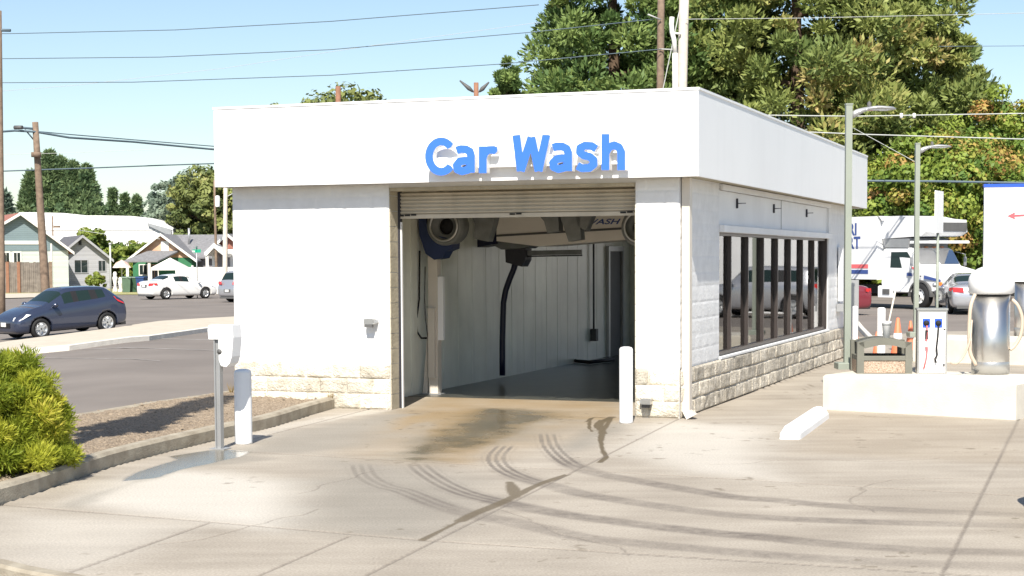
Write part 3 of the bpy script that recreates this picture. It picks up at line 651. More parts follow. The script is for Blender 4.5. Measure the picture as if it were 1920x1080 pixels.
def px_letter(key, hw=28.):
    paths = GLYPH[key]; A = np.array([p for q in paths for p in q], float)
    x0, y0 = A.min(0)-hw-6; x1, y1 = A.max(0)+hw+6; st = 4.
    nx = int((x1-x0)/st)+2; ny = int((y1-y0)/st)+2
    gx_, gy_ = np.meshgrid(x0+st*np.arange(nx), y0+st*np.arange(ny)); F = np.full(gx_.shape, 1e9)
    for q in paths:
        for k in range(len(q)-1):
            a, b = np.array(q[k], float), np.array(q[k+1], float); ab = b-a; l = np.hypot(*ab)
            t = ((gx_-a[0])*ab[0]+(gy_-a[1])*ab[1])/l; n_ = np.abs((gx_-a[0])*ab[1]-(gy_-a[1])*ab[0])/l
            dseg = np.hypot(n_, np.maximum(np.maximum(-t, t-l), 0))-hw
            dflat = np.maximum(n_-hw, np.maximum(-t, t-l)-2)
            end = (k == 0) | (k == len(q)-2)
            F = np.minimum(F, np.where(((k == 0) & (t < 0)) | ((k == len(q)-2) & (t > l)), dflat, dseg))
    if key == 'W': F = np.maximum(F, np.maximum(126-gy_, gy_-399))
    bm = bmesh.new(); cache = {}
    def V_(x, y):
        kk = (round(x, 2), round(y, 2))
        if kk not in cache:
            q = Lp(740+x/3.84, 220+y/3.84, YF); cache[kk] = bm.verts.new((q[0], YF, q[2]))
        return cache[kk]
    for j in range(ny-1):
        for i in range(nx-1):
            c = [(i, j), (i+1, j), (i+1, j+1), (i, j+1)]; f = [F[b, a] for a, b in c]
            if min(f) > 0: continue
            poly = []
            for k in range(4):
                (a, b), (a2, b2) = c[k], c[(k+1) % 4]; f1, f2_ = f[k], f[(k+1) % 4]
                if f1 <= 0: poly.append(V_(x0+a*st, y0+b*st))
                if (f1 <= 0) != (f2_ <= 0):
                    u = f1/(f1-f2_); u = min(max(u, .02), .98); poly.append(V_(x0+(a+(a2-a)*u)*st, y0+(b+(b2-b)*u)*st))
            pl = []
            for v in poly:
                if v not in pl: pl.append(v)
            if len(pl) >= 3:
                try: bm.faces.new(pl)
                except ValueError: pass
    bmesh.ops.recalc_face_normals(bm, faces=bm.faces)
    m2 = bpy.data.meshes.new('letter_face'); bm.to_mesh(m2)
    old = list(bm.faces)
    r = bmesh.ops.extrude_edge_only(bm, edges=[e for e in bm.edges if e.is_boundary])
    for v in r['geom']:
        if isinstance(v, bmesh.types.BMVert): v.co.y += .12
    bmesh.ops.delete(bm, geom=old, context='FACES_ONLY')
    bmesh.ops.recalc_face_normals(bm, faces=bm.faces); m3 = bpy.data.meshes.new('letter'); bm.to_mesh(m3); bm.free()
    lo = link_mesh(m3, 'letter', 'signwhite', bld); link_mesh(m2, 'letter_face', 'signblue', lo)
for L_ in ('C', 'a1', 'r', 'W', 'a2', 's', 'h'): px_letter(L_)
a = Lp(812, 318, YF+.12); b = Lp(1165, 290, YF+.12)
MB().box(a[0], b[0], -OF-.12, -OF, 3.16, 3.30).build('sign_raceway', 'fascia', bld)

# ------------------------------------------------------------------ wash machinery inside the bay (things of their own)
def pxprism(pts, ly, th): return MB().prism([(lambda q: (q[0], q[2]))(Lp(x, y, ly)) for x, y in pts], ly, ly+th)
gan = thing('wash_gantry', 'cream overhead wash machine with WASH lettering hanging inside the bay', 'wash machine', W(-2.3, 5, 2.0), -YAW)
pxprism([(931, 380), (931, 452), (1010, 462), (1190, 448), (1190, 380)], 4.6, .9).build('cover', 'machinewhite', gan, 'bay')
pxprism([(931, 440), (1190, 425), (1190, 429), (931, 444)], 4.585, .012).build('cover_seam', 'greyplastic', gan, 'bay')
pxprism([(876, 380), (877, 467), (930, 457), (930, 380)], 4.8, .5).build('end_panel', 'navy', gan, 'bay')
pxprism([(915, 455), (985, 450), (1010, 452), (985, 465), (940, 468)], 4.9, .5).build('carriage', 'greynozzle', gan, 'bay')
pv = pxprism([(947, 468), (985, 466), (985, 487), (978, 500), (948, 492)], 4.9, .3).build('pivot', 'darkmetal', gan, 'bay')
arm = [Lp(x, y, 5.0) for x, y in ((970, 470), (968, 490), (963, 505), (955, 525), (948, 545), (944, 568), (943, 600), (942, 640), (942, 675), (942, 704))]
MB().tube([tuple(p) for p in arm], .048, 10).build('spray_arm', 'navy', gan, 'bay')
pxprism([(985, 470), (1089, 468), (1089, 477), (985, 479)], 5.0, .06).build('boom', 'greynozzle', gan, 'bay')
pxprism([(985, 479.5), (1089, 477.5), (1089, 480), (985, 482)], 5.0, .08).build('boom_strip', 'black', gan, 'bay')
def bay_text(parent, body, x0, x1, ytop, ybot, ly, m, shear=0.):
    a = Lp(x0, ybot, ly); b = Lp(x1, ytop, ly)
    cu = bpy.data.curves.new('t', 'FONT'); cu.body = body; cu.size = 1; cu.offset = .02; cu.shear = shear; cu.extrude = .0
    to = bpy.data.objects.new('t', cu); COL.objects.link(to); dg = bpy.context.evaluated_depsgraph_get()
    me = bpy.data.meshes.new_from_object(to.evaluated_get(dg)); bpy.data.objects.remove(to)
    co = np.array([v.co[:] for v in me.vertices]); mn = co.min(0); mx = co.max(0)
    inv = Matrix([parent['_m'][i*4:i*4+4] for i in range(4)]).inverted()
    for v in me.vertices:
        p = W(a[0]+(v.co.x-mn[0])/(mx[0]-mn[0])*(b[0]-a[0]), ly, a[2]+(v.co.y-mn[1])/(mx[1]-mn[1])*(b[2]-a[2])); v.co = inv @ Vector(tuple(p))
    return link_mesh(me, 'lettering', m, parent)
bay_text(gan, 'WASH', 1098, 1164, 410, 421, 4.592, 'decalnavy', .35)
def blower(cx, cy, r, ly, label, nozzle):
    q = Lp(cx, cy, ly); k = 1.0; R_ = abs(Lp(cx+r, cy, ly)[0]-q[0])
    t = thing('dryer_blower', label, 'dryer', W(q[0], ly, q[2]), -YAW, 'round dryer blowers under the bay ceiling')
    MB().lathe((0, 0, 0), [(.01, .30), (R_*.95, .30), (R_, .22), (R_, .04), (R_*.93, -.02), (R_*.80, -.03), (R_*.72, .02), (R_*.62, .06), (R_*.45, .04), (R_*.42, .12)], 32, 'y').build('housing', 'greynozzle', t)
    MB().lathe((0, 0, 0), [(.001, .08), (R_*.2, .07), (R_*.42, .12)], 24, 'y').build('inlet', 'black', t)
    MB().lathe((0, 0, 0), [(R_*.80, -.035), (R_*.76, -.05), (R_*.70, -.035)], 32, 'y').build('inlet_ring', 'steeldull', t)
    MB().box(-.06, .06, .1, .2, R_, 3.3-q[2]).build('hanger', 'greypole', t)
    if nozzle: pxprism(nozzle, ly+.05, .28).build('nozzle', 'bluecloth', t, 'bay')
blower(833, 424, 34, 2.3, 'left round dryer blower with navy cloth nozzle hanging below the roller door', [(784, 395), (786, 440), (798, 476), (814, 487), (829, 484), (836, 471), (848, 466), (849, 455), (838, 446), (812, 440), (800, 420), (797, 395)])
blower(1199, 426, 36, 2.3, 'right round dryer blower cut off by the white door pier', None)
dn = thing('dryer_duct', 'grey tapered dryer ducts hanging in a row behind the roller door', 'dryer', W(-2.2, 2.6, 2.3), -YAW)
for pts in ([(880, 395), (890, 420), (889, 448), (915, 453), (925, 420), (930, 395)], [(1003, 395), (1020, 415), (1026, 437), (1048, 433), (1046, 395)], [(1047, 395), (1055, 420), (1066, 453), (1089, 449), (1086, 395)], [(1075, 395), (1085, 425), (1098, 433), (1108, 410), (1115, 395)]):
    pxprism(pts, 2.6, .2).build('duct', 'greynozzle', dn, 'bay')
MB().box(-4.3, -.4, 2.7, 2.82, 2.72, 2.85).build('manifold', 'greynozzle', dn, 'bay')
# rail post at the bay's left side
rp = thing('rail_post', 'off white square post with hoses just inside the bay entrance', 'post', W(-4.2, 1.2, 0), -YAW)
q = G(815, 740); lq = loc(q); yy = lq[1]; xx = lq[0]
c0, c1 = Lp(804, 700, yy), Lp(821, 700, yy); MB().box(c0[0], c1[0], yy, yy+.14, 0, 3.3).build('column', 'cream', rp, 'bay')
c0, c1 = Lp(802, 578, yy-.06), Lp(815, 700, yy-.06); MB().box(c0[0], c1[0], yy-.06, yy-.002, .25, c0[2]).build('lit_front_piece', 'cream', rp, 'bay')  # slab shaped to the sunlit lower part of the column
c0, c1 = Lp(820, 517, yy+.02), Lp(831, 638, yy+.02); q = MB(); q.box(c0[0], c1[0], yy+.02, yy+.09, c1[2], c0[2], .02); q.build('control_box', 'fascia', rp, 'bay')
MB().box(xx-.20, xx+.12, yy-.06, yy+.22, 0, .02).build('foot_plate', 'greypole', rp, 'bay')
MB().prism([(xx-.2, .02), (xx-.12, .9), (xx-.12, .02)], yy+.02, yy+.05).build('brace', 'cream', rp, 'bay')
hs = [Lp(x, y, yy-.03) for x, y in ((787, 470), (786, 560), (781, 600), (782, 622), (790, 634), (800, 634))]
MB().tube([tuple(p) for p in hs], .014, 8).build('hose', 'black', rp, 'bay')
hs = [Lp(x, y, yy-.03) for x, y in ((797, 500), (796, 560), (798, 600), (803, 640), (804, 665))]
MB().tube([tuple(p) for p in hs], .01, 8).build('hose', 'greyplastic', rp, 'bay')
wk = MB(); hh = [Ls(x, y, XI+.06) for x, y in ((1048, 673), (1062, 678), (1080, 681), (1100, 683), (1140, 680))]
wk.tube([tuple(W(*p)) for p in [G_ for G_ in [loc(G(x, y)) for x, y in ((1048, 671), (1062, 677), (1082, 682), (1105, 684), (1150, 679))]] for p in [p+np.array([0, 0, .04])]] if False else [tuple(G(x, y)+np.array([0, 0, .05])) for x, y in ((1048, 671), (1062, 677), (1082, 682), (1105, 684), (1150, 679))], .035, 8)
tag(wk.build('floor_hose', 'black'), 'black hose lying across the wet floor deep inside the bay', 'hose')

# ================================================================== FORECOURT FURNITURE
def bollard(px, py, r, h, label, m='white', D=None):
    p = G(px, py); mb = MB(); mb.lathe((0, 0, 0), [(0, 0), (r*1.02, 0), (r, .02), (r, h-.5*r), (r*.96, h-.3*r), (r*.8, h-.1*r), (r*.45, h-.01*r), (0, h)], 24)
    mb.v = [(x+p[0], y+p[1], z) for x, y, z in mb.v]
    return tag(mb.build('bollard', m, origin=(p[0], p[1], 0)), label, 'bollard', 'white steel bollards')
bollard(457, 832, .095, .82, 'white bollard at the left kerb beside the thin grey post')
bollard(1174, 793, .083, .93, 'white bollard at the right edge of the car wash opening')
bollard(1652, 674, .080, 1.02, 'white bollard behind the trash can, next to the traffic cones')
bollard(1603, 672, .055, 1.04, 'white bollard half hidden behind the nearer light pole')
# entry post with the white box
pb = G(413, 842)
ep = thing('entry_post', 'thin grey channel post with a white rounded box on top by the left kerb', 'post', pb, -YAW)
hp = 1.17
e_ = MB(); e_.box(-.035, .035, -.02, .02, .0, hp); e_.box(-.035, -.022, -.045, -.02, 0, hp); e_.box(.022, .035, -.045, -.02, 0, hp); e_.build('post', 'greypole', ep)
MB().box(-.09, .09, -.08, .08, 0, .012).build('base_plate', 'greypole', ep)
bx_ = MB(); bx_.prism([(-.085, .0), (-.095, .10), (-.08, .15), (.20, .15), (.21, .02), (.19, -.18), (.165, -.25), (.12, -.29), (.06, -.28), (.035, -.22), (.035, 0)], -.06, .12)
bo = bx_.build('box', 'fascia', ep)
bo.data.transform(Matrix.Translation((0, .0, hp)))
MB().lathe((.045, .0, hp-.13), [(0, -.07), (.028, -.065), (.028, .0)], 16, 'y').build('knob', 'greyplastic', ep)
# wheel stop
ws = MB(); a = G(1480, 824); b = P(1538, 772, 20.3)[:2]; a = a[:2]; dd = (b-a)/np.hypot(*(b-a)); nn = np.array([-dd[1], dd[0]])
prof = [(-.12, 0), (-.115, .06), (-.07, .135), (-.03, .15), (.03, .15), (.07, .135), (.115, .06), (.12, 0)]
L_ = np.hypot(*(b-a)); rows = []
for t, k in ((0, .55), (.05, .9), (.12, 1), (L_-.12, 1), (L_-.05, .9), (L_, .55)): rows.append([(*(a+dd*t+nn*u*(.75+.25*k)), z*k) for u, z in prof])
ws.add([v for r in rows for v in r], [(i*8+j, i*8+j+1, (i+1)*8+j+1, (i+1)*8+j) for i in range(5) for j in range(7)]+[tuple(range(8)), tuple(reversed(range(40, 48)))])
tag(ws.build('wheel_stop', 'white'), 'white painted concrete wheel stop lying on the forecourt', 'wheel stop')
# concrete islands
def island(pts, h, label, name='concrete_island'):
    pts = [np.array(p[:2]) for p in pts]; mb = MB(); n = len(pts); c = sum(pts)/n; v = []
    for z, k in ((0, 0), (h-.03, 0), (h, .03)):
        for p in pts: v.append((*(p+(c-p)/np.hypot(*(c-p))*k), z))
    fs = [tuple(range(2*n, 3*n))]+[(r*n+i, r*n+(i+1) % n, (r+1)*n+(i+1) % n, (r+1)*n+i) for r in range(2) for i in range(n)]
    return tag(mb.add(v, fs).build(name, 'concrete'), label, 'concrete block')
fl_, fr2 = G(1543, 768), G(1905, 788)
ax = (fr2-fl_)/np.linalg.norm(fr2-fl_); ay = np.array([-ax[1], ax[0], 0])
island([fl_, fr2, fr2+ay*1.5, fl_+ay*1.5], .46, 'near pale concrete island block carrying the vacuum and trash can')
b2 = P(1712, 639, 31.2); 
island([b2, b2+ax*4.5, b2+ax*4.5+ay*1.5, b2+ay*1.5], .46, 'farther pale concrete island block behind the air machine')
# light poles
def light_pole(p, z0, ztop, label, rz=0.):
    t = thing('light_pole', label, 'light pole', (p[0], p[1], z0), rz, 'sage grey light poles')
    MB().box(-.15, .15, -.15, .15, 0, .09, .01).build('base_cover', 'sage', t)
    h = ztop-z0
    MB().box(-.043, .043, -.043, .043, .09, h).build('pole', 'sage', t); MB().box(-.05, .05, -.05, .05, h, h+.02).build('cap', 'sage', t)
    hd = MB(); n = 12; vs = []
    for i in range(n):
        u = i/(n-1); x = .04+.60*u; zc = h-.16+.13*sin(min(1, u*1.6)*pi/2)-.03*u*u; hw = .03+.11*sstep(.15, .5, u)*(1-.35*sstep(.8, 1, u)); th = .05*(1-sstep(.0, .5, u))+.022
        if i == n-1: hw *= .5; th *= .4
        vs += [(x, -hw, zc-th*.5), (x, hw, zc-th*.5), (x, hw*.8, zc+th), (x, -hw*.8, zc+th)]
    fs = [(i*4+k, i*4+(k+1) % 4, (i+1)*4+(k+1) % 4, (i+1)*4+k) for i in range(n-1) for k in range(4)]+[(3, 2, 1, 0), tuple(4*(n-1)+k for k in range(4))]
    ho = hd.add(vs, fs, True).build('lamp_head', 'greypole', t)
    MB().lathe((.28, 0, h+.0), [(.03, -.02), (.028, .03), (.012, .045), (.0, .06)], 12).build('photocell', 'greyplastic', ho)
    MB().box(.22, .55, -.08, .08, h-.075, h-.055).build('lamp_lens', 'lampglass', ho)
    return t
p1 = P(1588, 695, 22.5); light_pole(p1, .46, P(1593, 197, 22.5)[2], 'nearer sage grey light pole with one curved lamp head beside the building')
p2 = P(1717, 636, 31.6); light_pole(p2, .46, P(1720, 270, 31.6)[2], 'farther sage grey light pole with one curved lamp head behind the air machine')
# narrow sign seen nearly edge on
sp0 = P(1757, 583, 26.5)
st_ = thing('narrow_sign', 'narrow white sign panel seen almost edge-on atop a thin grey post', 'sign', (sp0[0], sp0[1], 0), 0)
zt1, zb1 = P(1757, 358, 26.5)[2], P(1757, 437, 26.5)[2]
MB().tube([(0, 0, 0), (0, 0, zb1+.1)], .022, 10).build('post', 'sage', st_)
pn = MB(); pn.box(-.012, .012, -.25, .25, zb1, zt1); pno = pn.build('panel', 'fascia', st_); pno.rotation_euler = (0, 0, radians(-28)); pno.location = (.015, 0, 0)
# trash can
tc0 = P(1662, 701, 21.5)
tb = thing('trash_can', 'square trash can with grey-green arched frame and pebbled panels', 'trash can', (tc0[0], tc0[1]+.34, .46), radians(-4))
wd = .315
for sx, sy in ((-1, -1), (1, -1), (-1, 1), (1, 1)): MB().box(sx*wd-.045, sx*wd+.045, sy*.30-.045, sy*.30+.045, 0, .42, .0).build('leg', 'binframe', tb)
def arch(y0, y1):
    n = 14; out = [(-wd-.03, .40)]+[((-wd-.03)+(2*wd+.06)*i/n, .405+.065*sin(pi*i/n)) for i in range(n+1)]+[(wd+.03, .40)]
    inn = [((wd-.06)-(2*wd-.12)*i/n, .335+.045*sin(pi*i/n)) for i in range(n+1)]
    k = n+1; vs = []; fs = []
    o2 = out[1:-1]
    for (x, z), (x2, z2) in zip(o2, reversed(inn)): vs += [(x, y0, z), (x2, y0, z2), (x2, y1, z2), (x, y1, z)]
    for i in range(n):
        for q_ in range(4): fs.append((4*i+q_, 4*i+(q_+1) % 4, 4*(i+1)+(q_+1) % 4, 4*(i+1)+q_))
    return MB().add(vs, fs)
arch(-.345, -.275).build('arch', 'binframe', tb); arch(.275, .345).build('arch', 'binframe', tb)
n = 14; lid = MB(); vs = []
for i in range(n+1):
    x = -wd+2*wd*i/n; z = .40+.068*sin(pi*i/n); vs += [(x, -.28, z), (x, .28, z), (x, .28, z-.02), (x, -.28, z-.02)]
lid.add(vs, [(4*i+q_, 4*i+(q_+1) % 4, 4*(i+1)+(q_+1) % 4, 4*(i+1)+q_) for i in range(n) for q_ in range(4)], True).build('lid', 'binframe', tb)
MB().box(-wd, wd, -.335, -.275, .175, .235, .008).build('rail', 'binframe', tb); MB().box(-wd, wd, .275, .335, .175, .235, .008).build('rail', 'binframe', tb)
MB().box(-wd-.035, -wd+.03, -.26, .26, .175, .235).build('rail', 'binframe', tb); MB().box(wd-.03, wd+.035, -.26, .26, .175, .235).build('rail', 'binframe', tb)
pbm = MB(); pbm.box(-wd+.04, wd-.04, -.32, -.26, .01, .172); pbm.box(-wd+.04, wd-.04, .26, .32, .01, .172); pbm.box(-wd-.03, -wd+.03, -.26, .26, .01, .172); pbm.box(wd-.03, wd+.03, -.26, .26, .01, .172)
pbm.build('pebble_panel', 'pebble', tb)
MB().lathe((0, 0, .02), [(0, .0), (.2, 0), (.21, .2), (.19, .2), (.18, .02)], 20).build('liner', 'black', tb)
# squeegee bucket on the trash can
bk = thing('squeegee_bucket', 'small white window washing bucket standing on top of the trash can', 'bucket', (P(1668, 633, 21.6)[0], tb.location[1]-.05, .46+.463), 0)
MB().lathe((0, 0, 0), [(0, 0), (.046, 0), (.060, .19), (.066, .195), (.066, .22), (.055, .22), (.04, .03), (0, .03)], 20).build('bucket', 'fascia', bk)
MB().lathe((0, 0, 0), [(.0585, .165), (.061, .168), (.061, .18), (.0585, .183)], 20).build('band', 'greynozzle', bk)
sq = thing('squeegee', 'pale squeegee handle sticking up out of the white bucket', 'squeegee', (bk.location[0], bk.location[1], .46+.463+.05), 0)
MB().tube([(0, 0, 0), (.04, 0, .2), (.125, 0, .62)], .012, 8).build('handle', 'cream', sq); MB().box(-.05, .05, -.015, .015, -.02, .01).build('blade', 'black', sq)
# air machine
a0 = P(1751, 702, 21.4)
am = thing('air_machine', 'stainless steel air and water machine with two blue dials and hoses', 'air machine', (a0[0], a0[1]+.15, .46), radians(-9))
MB().box(-.19, .19, -.14, .14, 0, .84, .0).build('cabinet', 'steeldull', am)
MB().box(-.20, .20, -.15, .15, .84, .865).build('top_plate', 'steeldull', am)
MB().box(-.165, .165, -.148, -.141, .02, .81).build('door', 'signwhite', am)
for x in (-.08, .075):
    MB().lathe((x, -.15, .67), [(0, -.03), (.02, -.032), (.035, -.01), (.045, .0)], 16, 'y').build('dial', 'black', am)
    MB().box(x-.048, x+.048, -.156, -.149, .615, .73).build('dial_plate', 'bluetrim', am)
MB().tube([(-.075, -.18, .64), (-.07, -.19, .55), (-.085, -.19, .40), (-.07, -.18, .30), (-.08, -.18, .20), (-.11, -.17, .07)], .011, 8).build('hose', 'decalred', am)
MB().tube([(.075, -.18, .64), (.065, -.19, .5), (.05, -.19, .35), (.06, -.18, .25), (.03, -.18, .20), (.05, -.18, .15)], .012, 8).build('hose', 'black', am)
MB().box(-.1, -.05, -.2, -.165, .36, .43).build('nozzle_tag', 'fascia', am); MB().box(-.095, -.06, -.2, -.165, .46, .58).build('hose_grip', 'black', am)
MB().box(.14, .16, -.155, -.149, .1, .14).build('lock', 'black', am); MB().box(.14, .16, -.155, -.149, .58, .6).build('lock', 'black', am)
# vacuums
def vacuum(p, label, hoses=True):
    t = thing('vacuum', label, 'vacuum', (p[0], p[1], .46), 0, 'stainless car vacuums')
    MB().lathe((0, 0, 0), [(.235, 0), (.235, .005), (.24, .01), (.24, 1.05), (.0, 1.05)], 48).build('canister', 'steel', t)
    MB().lathe((0, 0, 0), [(.2405, .0), (.243, .0), (.243, .16), (.2405, .165)], 48).build('base_band', 'steeldull', t)
    MB().lathe((0, 0, 1.05), [(.25, .0), (.295, .02), (.295, .17), (.285, .22), (.25, .28), (.18, .33), (.12, .355), (0, .37)], 40).build('dome', 'fascia', t)
    if hoses:
        def H_(pts, r=.022):
            MB().tube([tuple(np.array(q_)-np.array([p[0], p[1], .46])) for q_ in smooth3(pts)], r, 10).build('hose', 'umber', t)
        D = p[1]
        H_([P(1828, 552, D-.2), P(1820, 575, D-.25), P(1817, 620, D-.25), P(1819, 660, D-.25), P(1830, 685, D-.24)], .024)
        H_([P(1822, 600, D-.22), P(1818, 640, D-.3), P(1806, 668, D-.3), P(1793, 682, D-.3), P(1783, 681, D-.2)], .014)
        H_([P(1893, 558, D-.05), P(1908, 572, D-.1), P(1917, 598, D-.1), P(1914, 628, D-.1), P(1903, 648, D-.1), P(1894, 656, D-.1)], .022)
    return t
def smooth3(p, n=6):
    p = [np.array(q_, float) for q_ in p]; p = [2*p[0]-p[1]]+p+[2*p[-1]-p[-2]]; o = []
    for i in range(1, len(p)-2):
        for k in range(n):
            t = k/n; o.append(.5*((2*p[i])+(-p[i-1]+p[i+1])*t+(2*p[i-1]-5*p[i]+4*p[i+1]-p[i+2])*t*t+(-p[i-1]+3*p[i]-3*p[i+1]+p[i+2])*t**3))
    o.append(p[-2]); return o
vp = P(1861, 706, 21.3); vacuum((vp[0], vp[1]+.1), 'nearer stainless vacuum with white dome and cream hoses in front of the white sign')
vp2 = P(1925, 640, 31.6); vacuum((vp2[0], vp2[1]), 'farther stainless vacuum half cut off at the right edge of the photo', False)
# white sign board with blue top and red arrow
D = 23.2; q0 = P(1846, 347, D); q1 = P(1846, 528, D)
sb = thing('sign_board', 'large white sign board with blue top edge and red arrow behind the vacuum', 'sign', (q0[0], q0[1], .0), radians(-6))
zb_, zt_ = q1[2], q0[2]
MB().box(0, 1.5, 0, .06, zb_, zt_-.03).build('board', 'fascia', sb); MB().box(-.01, 1.51, -.01, .07, zt_-.03, zt_+.015).build('top_edge', 'bluetrim', sb)
za = P(1890, 405, D)[2]; k = .0076
ar = MB(); x0 = (1888-1846)/FPX*D; ar.prism([(x0, za), (x0+.11, za+.055), (x0+.10, za+.017), (x0+.42, za+.03), (x0+.42, za+.005), (x0+.10, za-.012), (x0+.11, za-.05)], -.006, -.001); ar.build('arrow', 'red', sb)
for x in (.25, 1.3): MB().box(x-.04, x+.04, .062, .14, 0, zt_-.1).build('post', 'greypole', sb)
# cones
def cone(px, py, h, label, first=None):
    p = G(px, py); t = thing('traffic_cone', label, 'traffic cone', (p[0], p[1], 0), 0, 'orange traffic cones')
    k = h/.7; MB().box(-.18*k, .18*k, -.18*k, .18*k, 0, .03*k, .008).build('base', 'orange', t)
    MB().lathe((0, 0, 0), [(.13*k, .03*k), (.115*k, .1*k), (.03*k, .69*k), (.02*k, .7*k), (0, .7*k)], 20).build('cone', 'orange', t)
    MB().lathe((0, 0, 0), [(.088*k, .28*k), (.090*k, .28*k), (.071*k, .42*k), (.069*k, .42*k)], 20).build('stripe', 'fascia', t)
cone(1606, 663, .45, 'small orange traffic cone beside the base of the nearer light pole')
cone(1683, 668, .78, 'tall orange traffic cone right of the bollard behind the trash can')
cone(1644, 668, .50, 'orange traffic cone at the foot of the bollard seen through the trash can')
cone(1707, 655, .62, 'orange traffic cone mostly hidden by the air machine')
# pale kerb line on the right and wall light strip
struct(ribbon([G(1588, 592)[:2], G(1600, 604)[:2], G(1612, 620)[:2], G(1630, 640)[:2]], .12, -.05, .1, 1, .015).build('island_kerb', 'kerbwhite'))
ub = P(1598, 597, 36.); um = MB(); um.box(-.08, .14, 0, .2, 0, 1.0); um.v = [(x+ub[0], y+ub[1], z+.5) for x, y, z in um.v]; um.box(ub[0]-.03, ub[0]+.05, ub[1]+.05, ub[1]+.12, 0, .5)
tag(um.build('utility_box', 'greypole'), 'grey utility box on a stub beside the rear corner of the building', 'utility box')

# ================================================================== VEHICLES
def car(name, label, cat, at, head, L=4.4, Wd=1.75, Ht=1.45, paint='paint_blue', style='hatch', tilt=0., lean=0., group='parked cars', rimm='rim'):
    t = thing(name, label, cat, at, head, group, tilt)
    hw = Wd/2; fx = L/2; wr = .335 if style != 'suv' else .37; wbx = .295*L
    # stations: x (front positive), bottom z, belt z, roof z, half-width factor, roof half-width factor
    if style == 'hatch':
        S = [(1.0, .30, .50, .56, .70, .55), (.965, .20, .60, .68, .88, .70), (.86, .18, .68, .80, .97, .78), (.68, .18, .78, .92, .99, .80), (.50, .18, .86, .98, 1, .80), (.44, .18, .88, 1.02, 1, .78), (.10, .18, .93, 1.42, 1, .66), (.06, .18, .935, 1.43, 1, .66), (-.02, .18, .945, 1.45, 1, .67), (-.07, .18, .95, 1.455, 1, .67), (-.38, .18, .99, 1.44, 1, .66), (-.44, .18, 1.0, 1.43, 1, .655), (-.62, .18, 1.05, 1.40, .99, .63), (-.70, .18, 1.06, 1.37, .98, .62), (-.90, .20, 1.02, 1.06, .95, .66), (-.955, .24, .86, .90, .93, .66), (-1.0, .34, .60, .64, .86, .6)]
        glass = {(5, 6): 'ws', (6, 7): '', (7, 8): 's', (8, 9): '', (9, 10): 's', (10, 11): '', (11, 12): 's', (12, 13): '', (13, 14): 'rw'}
        glass[(6, 7)] = 's'
    elif style == 'sedan':
        S = [(1.0, .30, .52, .58, .72, .55), (.965, .20, .62, .70, .90, .70), (.86, .18, .72, .82, .97, .78), (.60, .18, .82, .94, 1, .80), (.42, .18, .88, 1.00, 1, .78), (.36, .18, .90, 1.03, 1, .76), (.06, .18, .92, 1.40, 1, .64), (.0, .18, .925, 1.42, 1, .64), (-.08, .18, .93, 1.43, 1, .64), (-.13, .18, .935, 1.43, 1, .64), (-.34, .18, .95, 1.40, 1, .63), (-.40, .18, .96, 1.38, 1, .62), (-.66, .18, .99, 1.10, .99, .68), (-.72, .18, 1.0, 1.07, .98, .72), (-.93, .20, .98, 1.05, .95, .74), (-.965, .24, .86, .92, .93, .72), (-1.0, .34, .60, .66, .86, .6)]
        glass = {(5, 6): 'ws', (6, 7): 's', (7, 8): 's', (8, 9): '', (9, 10): 's', (10, 11): '', (11, 12): 'rw'}
    else:
        S = [(1.0, .34, .62, .70, .78, .6), (.965, .26, .80, .90, .92, .72), (.86, .24, .92, 1.02, .98, .80), (.62, .24, .98, 1.08, 1, .80), (.46, .24, 1.02, 1.12, 1, .80), (.42, .24, 1.03, 1.15, 1, .78), (.20, .24, 1.05, 1.64, 1, .72), (.15, .24, 1.05, 1.66, 1, .72), (.02, .24, 1.06, 1.68, 1, .72), (-.03, .24, 1.06, 1.68, 1, .72), (-.36, .24, 1.07, 1.67, 1, .72), (-.42, .24, 1.07, 1.67, 1, .72), (-.76, .24, 1.08, 1.64, .99, .71), (-.82, .24, 1.08, 1.62, .98, .71), (-.92, .26, 1.06, 1.12, .97, .80), (-.965, .30, .90, .95, .96, .8), (-1.0, .38, .66, .70, .9, .7)]
        glass = {(5, 6): 'ws', (6, 7): 's', (7, 8): 's', (8, 9): '', (9, 10): 's', (10, 11): '', (11, 12): 's', (12, 13): '', (13, 14): 'rw'}
    kz = Ht/(1.455 if style == 'hatch' else 1.43 if style == 'sedan' else 1.68)
    bm = bmesh.new(); rows = []
    for (x, zb, zs, zr, wf, rf) in S:
        x *= fx; zb *= kz; zs *= kz; zr *= kz; w_ = hw*wf; r_ = hw*rf; zm = zb+(zs-zb)*.55
        rows.append([(x, 0, zb), (x, w_*.80, zb), (x, w_*.97, zb+.06), (x, w_*1.0, zm), (x, w_*.985, zs-.05), (x, w_*.95, zs), (x, r_, zr-(zr-zs)*.10), (x, r_*.86, zr-.008), (x, r_*.4, zr+.01), (x, 0, zr+.014)])
    nr = len(rows[0]); ring = []
    for r in rows:
        full = r+[(x, -y, z) for x, y, z in r[1:-1][::-1]]; ring.append([bm.verts.new(p) for p in full])
    m_ = len(ring[0])
    for i in range(len(ring)-1):
        for k in range(m_):
            f_ = bm.faces.new((ring[i][k], ring[i][(k+1) % m_], ring[i+1][(k+1) % m_], ring[i+1][k])); f_.smooth = True
            kk = k if k < nr-1 else m_-1-k; g_ = glass.get((i, i+1), '')
            if g_ == 's' and kk == 5: f_.material_index = 1
            if g_ == '' and kk == 5 and 6 < i < 12 and style != 'sedan' or (g_ == '' and kk == 5 and i == 8): f_.material_index = 4 if i < 9 else 5
            if g_ == 'ws' and kk >= 6: f_.material_index = 2
            if g_ == 'rw' and kk >= 6: f_.material_index = 3
    bm.faces.new(ring[0]); bm.faces.new(list(reversed(ring[-1])))
